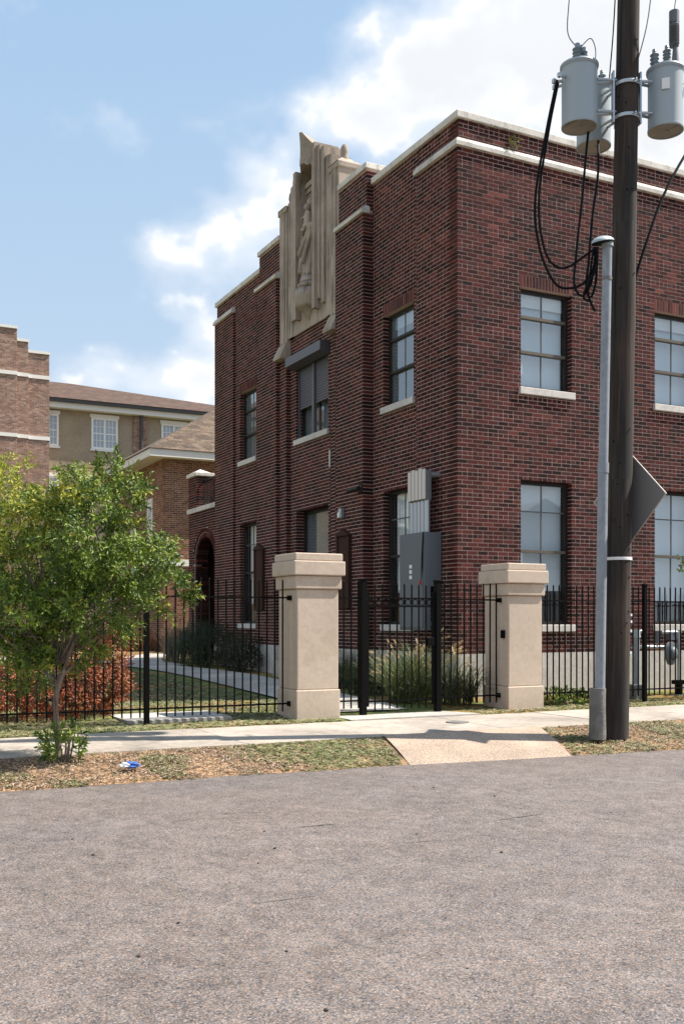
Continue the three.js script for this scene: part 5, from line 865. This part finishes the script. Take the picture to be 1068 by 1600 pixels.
bush('parapet_weed', 'thin weeds hanging from the top coping near the corner', 'weed', [9.85, 9.62, -14.08], [0.22, 0.03, 0.03], 14, leafGeo(0.04, 0.015, 5, 0.04), [0.08, 0.10, 0.04], [0.22, 0.22, 0.08], { stems: 3 });
// arching grasses
function bladeGeo(h, w, lean, n, seg = 5) {
  const pos = [], nor = []; for (let i = 0; i < n; i++) { const az = i / n * 6.28 + rr(-0.5, 0.5), L = lean * rr(0.3, 1.2), hh = h * rr(0.65, 1.1); let pl, prr; for (let k = 0; k <= seg; k++) { const t = k / seg, out = L * t * t, y = hh * (t - 0.35 * (L / (h + 1e-6)) * t * t * t), ww = w * (1 - t * t) / 2 + 0.0004; const c = V(Math.cos(az) * out, y, Math.sin(az) * out), s = V(-Math.sin(az), 0, Math.cos(az)), l = c.clone().addScaledVector(s, ww), r = c.clone().addScaledVector(s, -ww); if (k) { const nn = V().crossVectors(V().subVectors(prr, pl), V().subVectors(l, pl)).normalize(); for (const p of [pl, prr, l, prr, r, l]) { pos.push(p.x, p.y, p.z); nor.push(nn.x, nn.y, nn.z); } } pl = l; prr = r; } }
  const g = new THREE.BufferGeometry(); g.setAttribute('position', new THREE.Float32BufferAttribute(pos, 3)); g.setAttribute('normal', new THREE.Float32BufferAttribute(nor, 3)); g.setAttribute('uv', new THREE.Float32BufferAttribute(new Float32Array(pos.length / 3 * 2), 2)); return g;
}
function grassClump(name, label, c, r, n, h, lean, a, b, plume) {
  const t = thing(name, label, 'ornamental grass', c), mats = [], cols = [], g = bladeGeo(h, 0.011, lean * 1.25, 9, 6);
  for (let i = 0; i < n; i++) { const v = inBall(); mats.push(place(v.x * r[0], 0, v.z * r[1], [rr(0.8, 1.15), rr(0.7, 1.15), rr(0.8, 1.15)])); cols.push(tone(a, b, Math.pow(rnd(), 1.4))); }
  instanced(t, 'blades', g, M.blade, mats, cols);
  if (plume) { const pg = []; for (let i = 0; i < 34; i++) { const az = i * 2.4, k = i / 34; pg.push(new THREE.ConeGeometry(0.004, 0.045, 3).rotateX(1.0).rotateY(az).translate(Math.sin(az) * 0.016 * (1 - k * 0.6), k * 0.2, Math.cos(az) * 0.016 * (1 - k * 0.6))); } const G2 = merge(pg), st = [], pm = [], pc = [];
    for (let i = 0; i < plume; i++) { const az = rr(0, 6.28), out = rr(0.3, 1.35), x = Math.cos(az) * out * (r[0] + 0.1), z = Math.sin(az) * out * (r[1] + 0.15), y = h * rr(0.45, 1.02) * (1.1 - 0.2 * out); st.push(tube([[c[0] + x * 0.3, c[1], c[2] + z * 0.3], [c[0] + x * 0.7, c[1] + y * 0.7, c[2] + z * 0.7], [c[0] + x * 1.1, c[1] + y, c[2] + z * 1.1]], 0.0035, 8, 4)); pm.push(place(x * 1.1, y - 0.01, z * 1.1, rr(0.8, 1.15), V(x, rr(0.05, 0.3), z))); pc.push(tone([0.46, 0.33, 0.17], [0.62, 0.50, 0.31])); }
    part(t, 'stalks', st, mat(lin(0.30, 0.26, 0.10)), { kind: 'stuff' }); instanced(t, 'plumes', G2, M.litter, pm, pc); }
  return t;
}
const gd = [0.045, 0.08, 0.022], gl = [0.20, 0.24, 0.06];
grassClump('fountain_grass', 'fountain grass with tan plumes behind the middle of the gate', [8.05, 0.2, -13.75], [0.35, 0.3], 60, 0.95, 0.55, gd, gl, 26);
grassClump('fountain_grass', 'fountain grass with tan plumes in front of the grey cabinet', [8.55, 0.2, -14.0], [0.35, 0.3], 60, 1.0, 0.55, gd, gl, 26);
grassClump('fountain_grass', 'fountain grass left of the gate opening by the far wall', [8.35, 0.22, -15.4], [0.4, 0.5], 60, 0.85, 0.5, gd, [0.08, 0.11, 0.03], 8);
grassClump('fountain_grass', 'fountain grass at the building corner beside the white foundation', [8.75, 0.2, -13.3], [0.3, 0.25], 52, 0.8, 0.55, gd, [0.17, 0.18, 0.06], 14);
grassClump('fountain_grass', 'dark grass tuft along the wall, deep behind the gate', [8.5, 0.24, -16.9], [0.4, 0.6], 60, 0.8, 0.45, gd, [0.06, 0.09, 0.03], 0);
grassClump('tall_grass', 'pale tall grass beside the arched porch', [8.35, 0.35, -26.2], [0.35, 0.35], 60, 1.35, 0.5, [0.12, 0.12, 0.08], [0.35, 0.32, 0.22], 0);
for (const [x, z, l] of [[9.5, -33.6, 'rusty brown grass against the orange house, second from the porch'], [8.9, -34.4, 'rusty brown grass seen through the fence, middle of its row'], [8.0, -35.2, 'rusty brown grass seen through the fence, left of its row'], [10.4, -32.2, 'rusty brown grass nearest the porch, right of its row']]) grassClump('dry_grass', l, [x, gy(z), z], [0.55, 0.4], 80, 1.1, 0.45, [0.22, 0.10, 0.055], [0.50, 0.29, 0.15], 0);

// ---------------------------------------------------------------- verge: mulch, fallen leaves, turf
{
  const chip = new THREE.BufferGeometry(); chip.setAttribute('position', new THREE.Float32BufferAttribute([-0.5, 0, 0, 0, 0.12, 0.32, 0.5, 0, 0, -0.5, 0, 0, 0.5, 0, 0, 0.05, 0.1, -0.3], 3)); chip.setAttribute('uv', new THREE.Float32BufferAttribute(new Float32Array(12), 2)); chip.computeVertexNormals();
  const tuft = bladeGeo(0.026, 0.007, 0.05, 8, 2);
  const vy = (x, z) => { const e = roadEdge(x), t = clamp((z - e) / (SWF - e)); return lerp(-0.01, 0.145, Math.pow(t, 0.8)); };
  const onApron = (x, z) => { const t = clamp((z - SWF) / (roadEdge(x) - SWF)); return x > lerp(5.72, 5.36, t) && x < lerp(8.05, 7.42, t); };
  const cm = [], cc = [], tm = [], tc = [];
  const mulchy = (x, z) => x > 5 ? smooth(7.6, 8.6, x) * 0.72 + 0.12 : smooth(4.6, 3.2, x + (noise3(x * 1.4, z * 3, 2) - 0.5) * 1.6);
  for (let i = 0; i < 46000; i++) {
    const x = rr(-2.5, 14), e = roadEdge(x), z = lerp(e + rr(-0.06, 0.03), SWF + 0.02, rnd()); if (onApron(x, z)) continue; if (Math.hypot(x - PB.x, z - PB.z) < 0.17) continue;
    const m = mulchy(x, z), y = vy(x, z) + 0.008;
    if (rnd() < m * 0.9 + 0.06) { cm.push(place(x, y + rr(0, 0.012), z, [rr(0.015, 0.05), rr(0.01, 0.03), rr(0.008, 0.022)])); cc.push(rnd() < 0.2 ? tone([0.13, 0.08, 0.05], [0.24, 0.16, 0.11]) : tone([0.33, 0.235, 0.17], [0.54, 0.43, 0.335])); }
    if (rnd() < (1 - m) * 0.42 + 0.02 + 0.5 * smooth(0.6, 0.72, noise3(x * 2, z * 3, 6))) { tm.push(place(x, y - 0.01, z, rr(0.6, 1.25))); tc.push(rnd() < 0.35 ? tone([0.30, 0.24, 0.11], [0.48, 0.39, 0.22]) : tone([0.11, 0.15, 0.035], [0.24, 0.28, 0.07])); }
  }
  // strip behind the sidewalk and lawn inside the fence
  for (let i = 0; i < 9000; i++) { const x = rr(-2, 15), z = rr(-12.9, SWB + 0.01); if (x > 6.2 && x < 8.4 && z > -12.95) continue; if ((x > PLx - 0.03 && x < PLx + 0.65 || x > PRx - 0.03 && x < PRx + 0.65) && z < -12.4) continue; const br = smooth(8.3, 9, x) * 0.8; if (rnd() < br) { cm.push(place(x, gy(z) + 0.01, z, [rr(0.02, 0.06), rr(0.02, 0.04), rr(0.012, 0.03)])); cc.push(tone([0.12, 0.06, 0.035], [0.4, 0.25, 0.15])); if (rnd() < 0.55) continue; } tm.push(place(x, gy(z) - 0.002, z, rr(0.7, 1.5))); tc.push(rnd() < 0.45 ? tone([0.30, 0.25, 0.11], [0.48, 0.40, 0.22]) : tone([0.11, 0.145, 0.035], [0.24, 0.27, 0.07])); }
  for (let i = 0; i < 12000; i++) { const z = -12.9 - Math.pow(rnd(), 1.6) * 11, x = rr(0, 6.4); if (x > 3.4 && x < 4.9 && z > -13.8 && z < -12.75) continue; tm.push(place(x, gy(z) - 0.002, z, rr(0.8, 1.5))); tc.push(rnd() < 0.35 ? tone([0.26, 0.2, 0.1], [0.38, 0.31, 0.17]) : tone([0.12, 0.13, 0.045], [0.21, 0.21, 0.075])); }
  const S = (n, label, cat, g, m, a, b) => { const im = instanced(scene, n, g, m, a, b); Object.assign(im.userData, { label, category: cat }); };
  S('mulch', 'brown wood chips and dry leaves scattered over the verge', 'mulch', chip, M.litter, cm, cc);
  S('turf', 'short green and straw coloured grass along the verge and fence', 'grass', tuft, M.blade, tm, tc);
}
{ // crushed blue wrapper and specks on the road
  const g = new THREE.IcosahedronGeometry(0.07, 2), q = g.attributes.position; for (let i = 0; i < q.count; i++) { const k = 0.55 + noise3(q.getX(i) * 60 + 9, q.getY(i) * 60, q.getZ(i) * 60); q.setXYZ(i, q.getX(i) * k * 1.2, q.getY(i) * k * 0.45, q.getZ(i) * k * 0.7); } g.computeVertexNormals();
  const w = thing('crumpled_wrapper', 'crumpled blue and white plastic wrapper lying on the mulch', 'litter', [2.63, 0.09, -9.62]); part(w, 'blue_side', g.clone().translate(2.63, 0.11, -9.62), mat(lin(0.05, 0.13, 0.42), { roughness: 0.35 })); part(w, 'white_side', g.clone().scale(0.6, 0.8, 0.8).translate(2.57, 0.115, -9.6), mat(lin(0.6, 0.62, 0.66), { roughness: 0.35 }));
  const sp = []; for (let i = 0; i < 40; i++) { const x = rr(1, 10), z = rr(-8.9, -3.4), s = rr(0.004, 0.013); sp.push(new THREE.IcosahedronGeometry(s, 0).scale(rr(0.7, 1.4), 0.5, rr(0.7, 1.4)).translate(x, s * 0.4, z)); }
  single('road_debris', 'dark specks of grit and leaf scattered on the road', 'debris', sp, mat(lin(0.03, 0.025, 0.022)), [5, 0, -6], { kind: 'stuff' });
}

scene.traverse(o => { if (o.isMesh) { o.castShadow = o.receiveShadow = true; } });
renderer.render(scene, camera);
